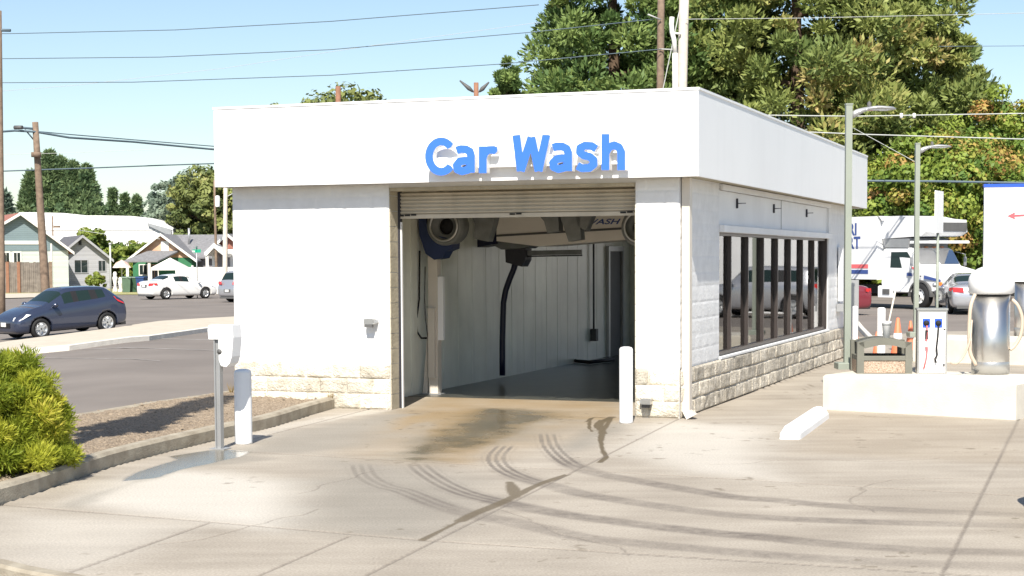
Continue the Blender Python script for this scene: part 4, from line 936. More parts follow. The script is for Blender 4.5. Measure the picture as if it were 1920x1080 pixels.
    bmesh.ops.recalc_face_normals(bm, faces=bm.faces)
    me = bpy.data.meshes.new('body'); bm.to_mesh(me); bm.free()
    for k in range(7): me.materials.append(M[paint] if k == 0 else M['carglass'])
    o = bpy.data.objects.new('body', me); COL.objects.link(o)
    sb_ = o.modifiers.new('s', 'SUBSURF'); sb_.levels = 2; sb_.render_levels = 2
    cutters = []
    cb = MB()
    for x in (wbx, -wbx): cb.lathe((x, -hw-.3, wr), [(0, 0), (wr+.06, 0), (wr+.06, .62), (0, .62)], 28, 'y', False); cb.lathe((x, hw-.32, wr), [(0, 0), (wr+.06, 0), (wr+.06, .62), (0, .62)], 28, 'y', False)
    cm = bpy.data.meshes.new('c'); cm.from_pydata(cb.v, [], cb.f)
    b_ = bmesh.new(); b_.from_mesh(cm); bmesh.ops.remove_doubles(b_, verts=b_.verts, dist=1e-5); bmesh.ops.recalc_face_normals(b_, faces=b_.faces); b_.to_mesh(cm); b_.free()
    co_ = bpy.data.objects.new('c', cm); COL.objects.link(co_)
    bo_ = o.modifiers.new('b', 'BOOLEAN'); bo_.object = co_; bo_.operation = 'DIFFERENCE'; bo_.solver = 'EXACT'
    dg = bpy.context.evaluated_depsgraph_get(); me2 = bpy.data.meshes.new_from_object(o.evaluated_get(dg))
    bpy.data.objects.remove(o); bpy.data.objects.remove(co_)
    def split(keepidx, nm, m, parent, push=0.):
        b = bmesh.new(); b.from_mesh(me2)
        bmesh.ops.delete(b, geom=[f for f in b.faces if (f.material_index not in keepidx)], context='FACES')
        if not b.faces: b.free(); return None
        r = bpy.data.meshes.new(nm); b.to_mesh(r); b.free()
        for p in r.polygons: p.material_index = 0
        r.materials.clear(); r.materials.append(M[m]); q = bpy.data.objects.new(nm, r); COL.objects.link(q); q.parent = parent; return q
    body = split((0,), 'body', paint, t)
    # side glass and pillars: one mesh for each side
    for sgn, mi_, nm_, mm_ in ((1, 1, 'side_window', 'carglass'), (-1, 1, 'side_window', 'carglass'), (1, 4, 'window_pillar', 'black'), (-1, 4, 'window_pillar', 'black'), (1, 5, 'window_pillar', 'black'), (-1, 5, 'window_pillar', 'black')):
        b = bmesh.new(); b.from_mesh(me2)
        bmesh.ops.delete(b, geom=[f for f in b.faces if f.material_index != mi_ or f.calc_center_median().y*sgn < 0], context='FACES')
        if not b.faces: b.free(); continue
        r = bpy.data.meshes.new(nm_); b.to_mesh(r); b.free()
        for p in r.polygons: p.material_index = 0
        r.materials.clear(); r.materials.append(M[mm_]); q = bpy.data.objects.new(nm_, r); COL.objects.link(q); q.parent = t
    split((2,), 'windshield', 'carglass', t); split((3,), 'rear_window', 'carglass', t)
    # dark underbody so that the arches read as dark
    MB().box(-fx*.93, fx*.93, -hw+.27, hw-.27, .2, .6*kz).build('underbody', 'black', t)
    # wheels
    for x in (wbx, -wbx):
        for s_ in (1, -1):
            yc = s_*(hw-.12); wh = MB(); wh.lathe((x, yc, wr), [(wr*.66, -.1), (wr*.9, -.105), (wr, -.07), (wr, .07), (wr*.9, .105), (wr*.66, .1), (wr*.66, -.1)], 28, 'y'); wo_ = wh.build('wheel', 'tyre', t)
            rm = MB(); yo = yc+s_*.085
            rm.lathe((x, yo, wr), [(wr*.67, 0), (wr*.60, s_*.012), (wr*.585, -s_*.05), (wr*.3, -s_*.06), (0.001, -s_*.06)], 28, 'y')
            for k in range(5 if rimm == 'rim' else 8):
                a = 2*pi*k/5; c1, s1 = cos(a), sin(a); wd_ = .028 if rimm == 'rim' else .04
                pts = [(wr*.08, -wd_*1.2), (wr*.61, -wd_*.8), (wr*.61, wd_*.8), (wr*.08, wd_*1.2)]
                vs = [(x+u*c1-v*s1, yo+s_*.004, wr+u*s1+v*c1) for u, v in pts]+[(x+u*c1-v*s1, yo-s_*.05, wr+u*s1+v*c1) for u, v in pts]
                rm.add(vs, [(0, 1, 2, 3), (0, 1, 5, 4), (2, 3, 7, 6)])
            rm.build('rim', rimm, wo_)
    # lamps, plate, grille, mirrors, seams
    for s_ in (1, -1):
        q = MB(); zf = .64*kz if style != 'suv' else .80*kz
        q.add([(fx*.99, s_*hw*.62, zf-.05), (fx*.90, s_*hw*.93, zf-.02), (fx*.76, s_*hw*1.0, zf+.12), (fx*.80, s_*hw*.86, zf+.14), (fx*.96, s_*hw*.60, zf+.05), (fx*.93, s_*hw*.62, zf-.1), (fx*.85, s_*hw*.85, zf-.06)], [(0, 1, 2, 3, 4), (0, 5, 6, 1)]); q.build('headlight', 'lampglass', t)
        q = MB(); zt = (.93 if style == 'hatch' else .84 if style == 'sedan' else 1.0)*kz
        if style == 'hatch': q.add([(-fx*.915, s_*hw*.98, zt-.10), (-fx*.80, s_*hw*.985, zt+.0), (-fx*.74, s_*hw*.90, zt+.17), (-fx*.90, s_*hw*.80, zt+.08), (-fx*.985, s_*hw*.72, zt-.1)], [(0, 1, 2, 3), (0, 3, 4)])
        else: q.add([(-fx*1.005, s_*hw*.50, zt-.07), (-fx*.975, s_*hw*.88, zt-.06), (-fx*.86, s_*hw*1.0, zt-.01), (-fx*.86, s_*hw*1.0, zt+.10), (-fx*.965, s_*hw*.90, zt+.10), (-fx*.99, s_*hw*.52, zt+.09)], [(0, 1, 4, 5), (1, 2, 3, 4)])
        q.build('tail_light', 'taillight', t)
        zm_ = (.98 if style != 'suv' else 1.12)*kz
        q = MB(); q.lathe((fx*.36, s_*(hw+.09), zm_), [(0, -.1), (.07, -.08), (.085, 0), (.07, .08), (0, .1)], 12, 'y'); q.box(fx*.355, fx*.375, min(s_*hw*.9, s_*(hw+.05)), max(s_*hw*.9, s_*(hw+.05)), zm_-.06, zm_-.03); q.build('mirror', paint, t)
        for xs in (.30, -.05, -.42):
            pass
    q = MB(); q.box(fx*.955, fx*1.005, -hw*.42, hw*.42, .38*kz, .52*kz); q.build('grille', 'black', t)
    q = MB(); q.box(fx*1.0, fx*1.012, -.15, .15, .42*kz, .54*kz); q.build('licence_plate', 'plate', t)
    zp = (.62 if style != 'sedan' else .78)*kz
    q = MB(); q.box(-fx*1.008, -fx*.985, -.26, .26, zp-.09, zp+.07); q.build('plate_recess', 'greyplastic', t)
    q = MB(); q.box(-fx*1.015, -fx*1.009, -.15, .15, zp-.08, zp+.05); q.build('licence_plate', 'plate', t)
    q = MB(); q.box(-fx*.985, -fx*.90, -hw*.75, hw*.75, .20, .30*kz); q.build('bumper_insert', 'greyplastic', t)
    return t
M['paint_blue'] = mat('slate_blue_paint', (.040, .052, .092), .25, .04, 1, metal=.35, coat=1.)
M['paint_white'] = mat('white_car_paint', (.78, .78, .77), .25, .02, 1, coat=1.)
M['paint_silver'] = mat('silver_car_paint', (.42, .43, .46), .25, .03, 1, metal=.5, coat=1.)
M['paint_maroon'] = mat('maroon_car_paint', (.22, .035, .05), .28, .03, 1, metal=.2, coat=1.)
M['paint_navy'] = mat('navy_car_paint', (.008, .018, .06), .25, .03, 1, coat=1.)
zb = float(gz(*P(145, 625, 48)[:2]))
def gpt(x, y):
    p = G(x, y, -.3)
    for _ in range(20): p = G(x, y, float(gz(p[0], p[1])))
    return p
fw = gpt(88, 633); 
cb_ = gpt(112, 629)
car('blue_hatchback', 'dark slate blue hatchback parked facing the camera beside the pale sidewalk', 'car', (cb_[0], cb_[1]+.3, cb_[2]), radians(226), 4.12, 1.74, 1.58, 'paint_blue', 'hatch', tilt=radians(3.2))
cw_ = gpt(334, 561)
car('white_sedan', 'white four door sedan seen from behind in the street left of the car wash', 'car', (cw_[0]-.2, cw_[1]+.9, cw_[2]), radians(46), 4.75, 1.84, 1.50, 'paint_white', 'sedan')
cs_ = gpt(474, 566)
car('silver_suv', 'silver sport utility vehicle cut off by the left edge of the car wash', 'car', (cs_[0]+.2, cs_[1]+1., cs_[2]), radians(50), 4.6, 1.82, 1.75, 'paint_silver', 'suv')
cr_ = G(1846, 590)
car('silver_car', 'silver car with red tail light partly hidden behind the nearer vacuum', 'car', (cr_[0]+.1, cr_[1]+2.6, 0), radians(83), 4.8, 1.82, 1.42, 'paint_silver', 'sedan')
cm_ = G(1571, 592)
car('maroon_car', 'dark red car mostly hidden behind the rear corner of the building', 'car', (cm_[0]-1.1, cm_[1]+.9, 0), radians(197), 4.7, 1.8, 1.40, 'paint_maroon', 'sedan')
cn_ = G(1925, 1010)
car('navy_car', 'dark navy car whose rounded nose just enters at the right edge of the forecourt', 'car', (cn_[0]+2.62, cn_[1]+.75, 0), radians(182), 4.4, 1.75, 1.45, 'paint_navy', 'hatch')

# delivery truck
def truck(at, head):
    t = thing('delivery_truck', 'white box delivery truck with navy lettering and red and navy stripes', 'truck', at, head)
    # x forward, origin under the cab's front axle
    W2 = 1.22
    MB().box(-9.2, -1.36, -W2, W2, 1.12, 3.62, .0).build('cargo_box', 'white', t)
    f = MB(); n = 8; vs = []
    for i in range(n+1):
        a = pi/2*i/n; x = -1.36+.5*sin(a)*.5; z = 3.45+.17*cos(a)
        vs += [(x, -W2+.02, z), (x, W2-.02, z)]
    f.box(-1.38, -1.30, -W2-.012, W2+.012, 1.12, 3.45); f.add(vs+[(-1.36, -W2+.02, 3.45), (-1.36, W2-.02, 3.45)], [(2*i, 2*i+1, 2*i+3, 2*i+2) for i in range(n)]); f.build('box_frame', 'fascia', t)
    # nose cone with refrigeration unit above the cab
    r = MB(); r.prism([(-1.28, 2.72), (-1.28, 3.60), (-.2, 3.60), (.55, 3.48), (1.25, 3.42), (1.3, 2.95), (1.0, 2.80)], -1.02, 1.02); r.build('reefer_unit', 'white', t)
    MB().box(1.29, 1.36, -.55, .95, 3.0, 3.32).build('unit_grille', 'greyplastic', t)
    MB().prism([(-1.15, 2.38), (-1.27, 2.72), (.30, 2.72), (.25, 2.36)], -1.0, .98).build('wind_deflector', 'greypole', t)
    v = MB(); v.box(.35, 1.45, -1.0, 1.0, 2.52, 2.62, .02); v.build('sun_visor', 'white', t)
    # cab (prism in side view, slightly narrower on top)
    cab = MB(); pr2 = [(-1.24, .95), (-1.24, 2.30), (-1.1, 2.36), (.35, 2.36), (.55, 2.28), (.95, 1.66), (2.25, 1.42), (2.42, 1.25), (2.42, .72), (.9, .62), (-.4, .62), (-1.15, .80)]
    hwf = [1, .92, .90, .90, .92, .98, .90, .86, .90, 1, 1, 1]; n = len(pr2)
    vs = [(x, -1.08*k, z) for (x, z), k in zip(pr2, hwf)]+[(x, 1.08*k, z) for (x, z), k in zip(pr2, hwf)]
    cab.add(vs, [tuple(reversed(range(n))), tuple(range(n, 2*n))]+[(i, (i+1) % n, n+(i+1) % n, n+i) for i in range(n)]); co = cab.build('cab', 'white', t)
    bv = co.modifiers.new('bevel', 'BEVEL'); bv.width = .06; bv.segments = 3; bv.limit_method = 'ANGLE'
    for s_ in (-1, 1):
        k = 1.0
        q = MB(); pts = [(-.72, 1.60), (-.72, 2.20), (.22, 2.20), (.44, 1.98), (.64, 1.60), (.40, 1.56)]
        def yy(z): return s_*(1.095*(1-.085*np.clip((z-.95)/1.35, 0, 1))+.004)
        q.add([(x, yy(z), z) for x, z in pts], [tuple(range(len(pts)))]); q.build('side_window', 'carglass', t)
        q = MB(); q.tube([(.62, s_*1.12, 1.55), (.85, s_*1.34, 1.62), (.85, s_*1.34, 2.1), (.62, s_*1.05, 2.2)], .015, 6); q.box(.83, .87, s_*1.34-.06, s_*1.34+.06, 1.66, 2.0, .01); q.build('mirror', 'greypole', t)
        q = MB(); q.box(2.30, 2.46, s_*.93-.16, s_*.93+.10, .98, 1.16, .02); q.build('headlight', 'lampglass', t)
        q = MB(); q.box(1.98, 2.18, s_*.99-.06, s_*.99+.06, .90, 1.05, .02); q.build('turn_signal', 'amber', t)
        q = MB(); q.box(-1.40, -.55, s_*1.0-.09, s_*1.0+.09, .42, .88, .04); q.build('fuel_tank', 'fascia', t)
        q = MB(); q.box(-1.1, -.7, min(s_*1.1, s_*1.12), max(s_*1.1, s_*1.12), .55, .75); q.build('step_panel', 'greyplastic', t)
        # stripes
        y = s_*(W2+.006)
        for z0, m in ((1.56, 'decalred'), (1.34, 'decalnavy')):
            q = MB(); q.box(-8.9, -1.85, min(y, y+s_*.004), max(y, y+s_*.004), z0, z0+.16); q.build('stripe', m, t)
        yc = s_*1.09
        q = MB(); q.add([(.55, yc, 1.64), (.55, yc, 1.56), (1.85, s_*.99, 1.24), (1.85, s_*.99, 1.30)], [(0, 1, 2, 3)]); q.build('stripe', 'decalred', t)
        q = MB(); q.add([(1.25, s_*1.075, 1.30), (1.25, s_*1.075, 1.17), (2.1, s_*1.0, 1.04), (2.1, s_*1.0, 1.14)], [(0, 1, 2, 3)]); q.build('stripe', 'decalnavy', t)
        q = MB(); q.add([(.3, yc+s_*.01, 1.40), (.3, yc+s_*.01, 1.28), (.6, yc+s_*.005, 1.26), (.6, yc+s_*.005, 1.38)], [(0, 1, 2, 3)]); q.build('stripe', 'decalnavy', t)
        for k_ in range(3): MB().lathe((.78+.15*k_, yc, 1.30-.02*k_), [(0, s_*.012), (.03, s_*.012), (.03, 0)], 10, 'y').build('marker_dot', 'black', t)
        for xw in (0.0+1.05, -6.6):
            wr = .51; wh = MB(); wh.lathe((xw, s_*.98, wr), [(wr*.56, -.14), (wr*.93, -.14), (wr, -.09), (wr, .09), (wr*.93, .14), (wr*.56, .14), (wr*.56, -.14)], 36, 'y'); wo_ = wh.build('wheel', 'tyre', t)
            rm = MB(); yo = s_*(.98+.12); rm.lathe((xw, yo, wr), [(wr*.585, 0), (wr*.54, s_*.02), (wr*.50, -s_*.06), (wr*.22, -s_*.03), (wr*.20, s_*.03), (.001, s_*.03)], 32, 'y'); ro_ = rm.build('rim', 'rimwhite', wo_)
            hb = MB(); hb.lathe((xw, yo+s_*.03, wr), [(wr*.14, -s_*.01), (wr*.12, s_*.04), (0.001, s_*.05)], 16, 'y')
            for k_ in range(5): a = 2*pi*k_/5+.3; hb.lathe((xw+wr*.38*cos(a), yo-s_*.045, wr+wr*.38*sin(a)), [(.03, 0), (.03, s_*.012), (.001, s_*.012)], 8, 'y')
            hb.build('hub', 'black', wo_)
            am_ = MB(); k = 14; vs = []
            for i in range(k+1):
                a = pi*i/k; 
                for rr in (wr*1.12, wr*1.25): vs += [(xw+rr*cos(a), s_*1.125, wr*.95+rr*sin(a)), (xw+rr*cos(a), s_*.85, wr*.95+rr*sin(a))]
            am_.add(vs, [(4*i+a_, 4*i+b_, 4*(i+1)+b_, 4*(i+1)+a_) for i in range(k) for a_, b_ in ((0, 1), (1, 3), (3, 2), (2, 0))]).build('fender', 'greyplastic', t)
    # windshield panes and grille
    def wsp(u, y): # u 0 bottom .. 1 top along the windshield plane
        x = .95+(.55-.95)*u; z = 1.66+(2.28-1.66)*u; return (x+.012, y*(.98-.06*u)*1.08, z+.02)
    for y0, y1 in ((-.93, -.04), (.04, .93)):
        MB().add([wsp(.08, y0), wsp(.08, y1), wsp(.94, y1), wsp(.94, y0)], [(0, 1, 2, 3)]).build('windshield', 'carglass', t)
    g = MB()
    for k in range(4): g.box(2.425, 2.44, -.55, .55, 1.0+.07*k, 1.035+.07*k)
    for k in range(5): g.box(2.425, 2.436, -.56+.27*k, -.54+.27*k, .98, 1.27)
    g.build('grille', 'greyplastic', t); MB().box(2.25, 2.55, -1.15, 1.15, .42, .74, .04).build('bumper', 'fascia', t)
    for y in (-.6, -.2, .2, .6): MB().box(.3, .42, y-.05, y+.05, 2.365, 2.40).build('marker_lamp', 'amber', t)
    MB().box(-9.0, 2.2, -.45, .45, .55, .9).build('chassis', 'black', t)
    # lettering on the box (the visible right ends of two words), on both long sides
    for s_, flip in ((-1, 1), (1, -1)):
        for body, xr, z in (('RI', -2.55, 2.90), ('RT', -2.35, 2.36)):
            cu = bpy.data.curves.new('t', 'FONT'); cu.body = body; cu.size = .66; cu.offset = .022; cu.align_x = 'RIGHT' if s_ < 0 else 'LEFT'
            to = bpy.data.objects.new('t', cu); COL.objects.link(to); dg = bpy.context.evaluated_depsgraph_get()
            me = bpy.data.meshes.new_from_object(to.evaluated_get(dg)); bpy.data.objects.remove(to)
            for v_ in me.vertices: v_.co = Vector((xr+v_.co.x*flip, s_*(W2+.006), z+v_.co.y))
            link_mesh(me, 'lettering', 'decalnavy', t)
    return t
TH = radians(-63)
tw = G(1724, 580)
_o = np.array([cos(TH), sin(TH)]); _r = np.array([sin(TH), -cos(TH)])   # right-hand side of the truck
org = np.array(tw[:2])-_o*1.05-_r*1.1
truck((org[0], org[1], 0), TH)

# ================================================================== HOUSES AND BACKDROP BUILDINGS
M['sid_slate'] = banded('slate_blue_siding', (.20, .27, .30), .16)
M['sid_pale'] = banded('pale_green_siding', (.55, .60, .58), .16)
M['sid_grey'] = banded('grey_lap_siding', (.40, .41, .44), .16)
M['roof_red'] = mat('brown_red_shingles', (.30, .13, .10), .9, .2, 5, bump=.4, bsc=20)
M['roof_grey'] = mat('grey_shingles', (.20, .20, .21), .9, .2, 5, bump=.4, bsc=20)
M['roof_dark'] = mat('dark_grey_shingles', (.12, .125, .14), .9, .2, 5, bump=.4, bsc=20)
M['trimw'] = mat('house_white_trim', (.75, .74, .70), .6, .05)
M['gable_orange'] = mat('weathered_orange_gable', (.52, .27, .15), .8, .35, 1.5, col2=(.62, .45, .32))
M['fence'] = mat('weathered_fence_boards', (.18, .155, .135), .9, .3, 3)
M['shedwhite'] = mat('white_metal_warehouse', (.80, .80, .80), .5, .03)
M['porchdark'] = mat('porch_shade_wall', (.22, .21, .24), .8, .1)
def gpx(x, y, D): return P(x, y, D)
def house(name, label, D, xl, xr, xp, ypk, yeave, ybase, depth, wallm, roofm, trimm='trimw', over=.35, cat='house', gablem=None, turn=0.):
    """gabled house whose gable end faces the camera; pixels give the outline at distance D"""
    L0, R0_, PK = P(xl, yeave, D), P(xr, yeave, D), P(xp, ypk, D); zb = P(xp, ybase, D)[2]; ze = L0[2]; zp = PK[2]
    at = (PK[0], D, zb); t = thing(name, label, cat, at, turn)
    x0, x1 = L0[0]-PK[0], R0_[0]-PK[0]; h = ze-zb; hp = zp-zb; sl = (hp-h)/max(abs(x0), abs(x1))
    o2 = over; wx0 = x0+o2; wx1 = x1-o2; hl = hp-(hp-h)/abs(x0)*abs(wx0); hr = hp-(hp-h)/abs(x1)*abs(wx1)
    w_ = MB(); w_.prism([(wx0, 0), (wx0, hl-.12), (0, hp-.12), (wx1, hr-.12), (wx1, 0)], 0, depth); w_.build('wall', wallm, t)
    if gablem: MB().prism([(wx0+.1, hl-.12), (0, hp-.12), (wx1-.1, hr-.12)], -.03, -.005).build('gable', gablem, t)
    r = MB(); th = .14
    r.prism([(x0, h-th), (x0, h), (0, hp), (x1, h), (x1, h-th), (0, hp-th)], -.5, depth+.4); ro = r.build('roof', roofm, t)
    b = MB(); b.prism([(x0-.02, h-th-.06), (x0-.02, h+.03), (0, hp+.03), (x1+.02, h+.03), (x1+.02, h-th-.06), (0, hp-th-.06)], -.56, -.505); b.build('bargeboard', trimm, t)
    return t, (lambda x, y: (P(x, y, D)[0]-PK[0], P(x, y, D)[2]-zb))
def hwin(t, f, x0, x1, y0, y1, m='trimw', frame=.10, pane='glasswin', nm='window', out=-.06, mull=1):
    (a, zt), (b, zb) = f(x0, y0), f(x1, y1); q = MB()
    q.box(a-frame, b+frame, out, -.005, zt, zt+frame); q.box(a-frame, b+frame, out, -.005, zb-frame, zb); q.box(a-frame, a, out, -.005, zb, zt); q.box(b, b+frame, out, -.005, zb, zt)
    for k in range(mull): x = a+(b-a)*(k+1)/(mull+1); q.box(x-.02, x+.02, out, -.005, zb, zt)
    w_ = q.build(nm, m, t); MB().box(a, b, -.03, -.02, zb, zt).build('pane', pane, w_); return w_
# slate house at far left
hA, fA = house('slate_house', 'slate blue house with brown roof and white framed windows behind the board fence', 128, -85, 135, 36, 399, 474, 549, 12, 'sid_pale', 'roof_red', gablem='sid_slate', turn=radians(27))
hwin(hA, fA, 6, 18, 474, 492); hwin(hA, fA, 26, 38, 474, 492)
a_, z_ = fA(-40, 452); b_, z2 = fA(80, 458); MB().box(a_, b_, -.08, -.031, z2, z_).build('belt_board', 'trimw', hA)
a_, z_ = fA(95, 480); b_, z2 = fA(98, 548); MB().box(a_-.05, b_, -.06, -.005, z2, z_+1.).build('corner_board', 'trimw', hA)
q = MB(); a_, z_ = fA(-40, 462); b_, z2 = fA(4, 462); q.prism([(a_, z_), (b_-.6, z_+.5), (b_, z_-.1), (a_, z_-.1)], -1.2, -.1); q.build('porch_roof', 'roof_red', hA)
# grey house
hB, fB = house('grey_house', 'grey lap sided house with dark window beside the slate house', 134, 98, 210, 153, 441, 488, 546, 9, 'sid_grey', 'roof_dark', 'sid_grey', .25, turn=radians(24))
hwin(hB, fB, 140, 164, 488, 511, 'sid_grey', .06); hwin(hB, fB, 184, 197, 489, 508, 'sid_grey', .06); hwin(hB, fB, 148, 152, 450, 459, 'greyplastic', .04, 'black', 'vent')
for x in (97, 117): a_, z_ = fB(x, 487); b_, z2 = fB(x+7, 544); MB().box(a_, b_, -1.5, -1.35, z2, z_).build('porch_column', 'trimw', hB)
a_, z_ = fB(92, 473); b_, z2 = fB(126, 487); MB().prism([(a_, z2), (a_, z_), (b_, z2)], -1.6, 0).build('porch_roof', 'sid_slate', hB)
a_, z_ = fB(98, 532); b_, z2 = fB(123, 546); MB().box(a_, b_, -1.7, -.01, z2, z_).build('porch_deck', 'greypole', hB)
# long roof behind grey house
hC, fC = house('orange_gable_house', 'green house with weathered orange gable and grey shingle roof', 140, 238, 371, 303, 438, 489, 543, 11, 'green', 'roof_grey', 'trimw', .5, gablem='gable_orange')
a_, z_ = fC(302, 452); b_, z2 = fC(317, 470); MB().box(a_, b_, -.09, -.035, z2, z_).build('gable_board', 'trimw', hC)
q = MB(); (a_, z_), (b_, z2) = fC(278, 470), fC(336, 470); (c1, z3), (c2, z4) = fC(248, 489), fC(311, 489)
q.add([(a_, -.1, z_), (b_, -.1, z2), (c2, -3.2, z4), (c1, -3.2, z3), (a_, -.1, z_-.12), (b_, -.1, z2-.12), (c2, -3.2, z4-.12), (c1, -3.2, z3-.12)], [(0, 1, 2, 3), (7, 6, 5, 4), (3, 2, 6, 7), (1, 2, 6, 5), (0, 3, 7, 4)]); q.build('porch_roof', 'roof_grey', hC)
for x in (252, 292): a_, z_ = fC(x, 489); MB().box(a_, a_+.22, -3.1, -2.9, .0, z_-.1).build('porch_column', 'trimw', hC)
hwin(hC, fC, 262, 276, 497, 515, 'trimw', .08); hwin(hC, fC, 284, 296, 497, 540, 'gable_orange', .06, 'greyplastic', 'door')
# roof wing behind (long side to the camera)
wz, wl, wr_ = P(303, 438, 141)[2], P(303, 438, 141)[0]-hC.location[0], P(432, 438, 141)[0]-hC.location[0]
ez = P(303, 482, 141)[2]; bz = hC.location[2]
MB().prism([(6.2, wz-bz-.02), (1.5, ez-bz), (1.5, ez-bz-.15), (6.2, wz-bz-.2), (11, ez-bz-.15), (11, ez-bz)], wl+.1, wr_, 'x').build('roof_wing', 'roof_grey', hC)
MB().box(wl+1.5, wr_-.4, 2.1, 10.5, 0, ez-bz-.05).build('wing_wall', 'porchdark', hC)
a_, z_ = fC(336, 426); MB().tube([(a_, 4.2, wz-bz-1.), (a_, 4.2, z_)], .10, 10).build('vent_pipe', 'greypole', hC)
hD, fD = house('white_porch_house', 'white house with open gabled porch next to the left wall of the car wash', 120, 386, 470, 428, 438, 474, 541, 8, 'white', 'roof_grey', 'trimw', .45, gablem='roof_red')
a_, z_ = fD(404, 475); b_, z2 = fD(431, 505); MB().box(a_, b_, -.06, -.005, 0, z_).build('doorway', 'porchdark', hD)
(a_, z_), (b_, z2), (c_1, z3) = fD(393, 474), fD(411, 456), fD(436, 476)
MB().prism([(a_, z_), (b_, z2), (c_1, z3), (c_1-.15, z3-.25), (b_, z2-.35), (a_+.15, z_-.25)], -2.2, -.1).build('porch_gable', 'trimw', hD)
for x in (398, 432): a_, z_ = fD(x, 476); MB().box(a_-.1, a_+.1, -2.1, -1.9, 0, z_).build('porch_column', 'trimw', hD)
# warehouse with pale curved roof
wD = 158
def wpts(l): return [(P(x, y, wD)[0], P(x, y, wD)[2]) for x, y in l]
wh_ = thing('warehouse', 'long white warehouse with a low pale roof far behind the houses', 'warehouse', (P(180, 500, wD)[0], wD, -.3), 0)
pts = wpts([(35, 398), (60, 398), (120, 399.5), (160, 404), (190, 404), (245, 405), (275, 408), (300, 414), (325, 428), (325, 500), (35, 500)])
pts = [(x-wh_.location[0], z+.3) for x, z in pts]
MB().prism(pts, 0, 18).build('wall', 'shedwhite', wh_)
a_ = P(278, 418, wD); b_ = P(322, 430, wD)
MB().prism([(a_[0]-wh_.location[0], a_[2]+.3), (b_[0]-wh_.location[0], b_[2]+.3), (b_[0]-wh_.location[0], b_[2]-.4), (a_[0]-wh_.location[0], a_[2]+.05)], -.3, -.02).build('eave', 'greypole', wh_)
MB().box(P(40, 430, wD)[0]-wh_.location[0], P(320, 430, wD)[0]-wh_.location[0], -.06, -.01, P(100, 432, wD)[2]+.3, P(100, 431, wD)[2]+.3).build('gutter', 'trimw', wh_)
# board fence
fe = thing('board_fence', 'weathered grey wooden board fence with one reddish post in front of the slate house', 'fence', (P(40, 540, 118)[0], 118, float(gz(*P(40, 540, 118)[:2]))), 0)
x0 = P(-60, 500, 118)[0]-fe.location[0]; x1 = P(96, 500, 118)[0]-fe.location[0]; ztop = P(40, 492, 118)[2]-fe.location[2]; fb = MB(); x = x0
while x < x1-.02:
    w_ = random.uniform(.12, .16); fb.box(x, min(x+w_, x1), random.uniform(-.02, .01), .04, 0, ztop+random.uniform(-.03, .04)); x += w_+.012
fb.build('board', 'fence', fe)
for x in (35, 14, 95): a_ = P(x, 500, 118)[0]-fe.location[0]; MB().box(a_-.1, a_+.12, -.1, -.03, 0, ztop+.05).build('post', 'woodred' if x != 95 else 'wood', fe)
# white vinyl fence
D = 112; f2 = thing('white_fence', 'solid white fence running between the white sedan and the porch house', 'fence', (P(385, 545, D)[0], D, -.3), 0)
q = MB(); a_, b_ = P(331, 505, D)[0]-f2.location[0], P(450, 505, D)[0]-f2.location[0]; zt = P(380, 501, D)[2]+.3
for k in range(12): xx = a_+(b_-a_)*k/12; q.box(xx+.01, xx+(b_-a_)/12-.01, 0, .05, .02, zt)
q.build('panel', 'trimw', f2)
for k in range(5): xx = a_+(b_-a_)*k/4; MB().box(xx-.07, xx+.07, -.05, .1, 0, zt+.12).build('post', 'trimw', f2)
# canopy tent
D = 122; cx = P(320, 540, D); tt = thing('canopy_tent', 'white pointed canopy tent standing in front of the green house', 'tent', (cx[0], D, -.3), 0)
hh = P(320, 501, D)[2]+.3; hk = P(323, 483, D)[2]+.3; r_ = 1.15
MB().add([(-r_, -r_, hh), (r_, -r_, hh), (r_, r_, hh), (-r_, r_, hh), (0, 0, hk), (-r_, -r_, hh-.22), (r_, -r_, hh-.22), (r_, r_, hh-.22), (-r_, r_, hh-.22)], [(0, 1, 4), (1, 2, 4), (2, 3, 4), (3, 0, 4), (0, 1, 6, 5), (1, 2, 7, 6), (2, 3, 8, 7), (3, 0, 5, 8)]).build('canopy', 'trimw', tt)
for sx in (-1, 1):
    for sy in (-1, 1): MB().box(sx*r_-.03, sx*r_+.03, sy*r_-.03, sy*r_+.03, 0, hh).build('leg', 'trimw', tt)
# patio umbrella
D = 124; u0 = P(229, 540, D); um_ = thing('patio_umbrella', 'open white patio umbrella with red patches beside the grey house', 'umbrella', (u0[0], D, -.3), 0)
hh = P(229, 502, D)[2]+.3; hk = P(229, 487, D)[2]+.3; n = 8; vs = [(0, 0, hk)]+[(.72*cos(2*pi*i/n), .72*sin(2*pi*i/n), hh) for i in range(n)]+[(.45*cos(2*pi*i/n), .45*sin(2*pi*i/n), hh+(hk-hh)*.62) for i in range(n)]
MB().add(vs, [(0, 1+n+i, 1+n+(i+1) % n) for i in range(n)]+[(1+n+i, 1+i, 1+(i+1) % n, 1+n+(i+1) % n) for i in range(n)]).build('canopy', mat('umbrella_cloth', (.75, .72, .68), .7, 0, 2.5, col2=(.62, .30, .25)), um_)
MB().tube([(0, 0, 0), (0, 0, hk)], .025, 8).build('pole', 'trimw', um_)
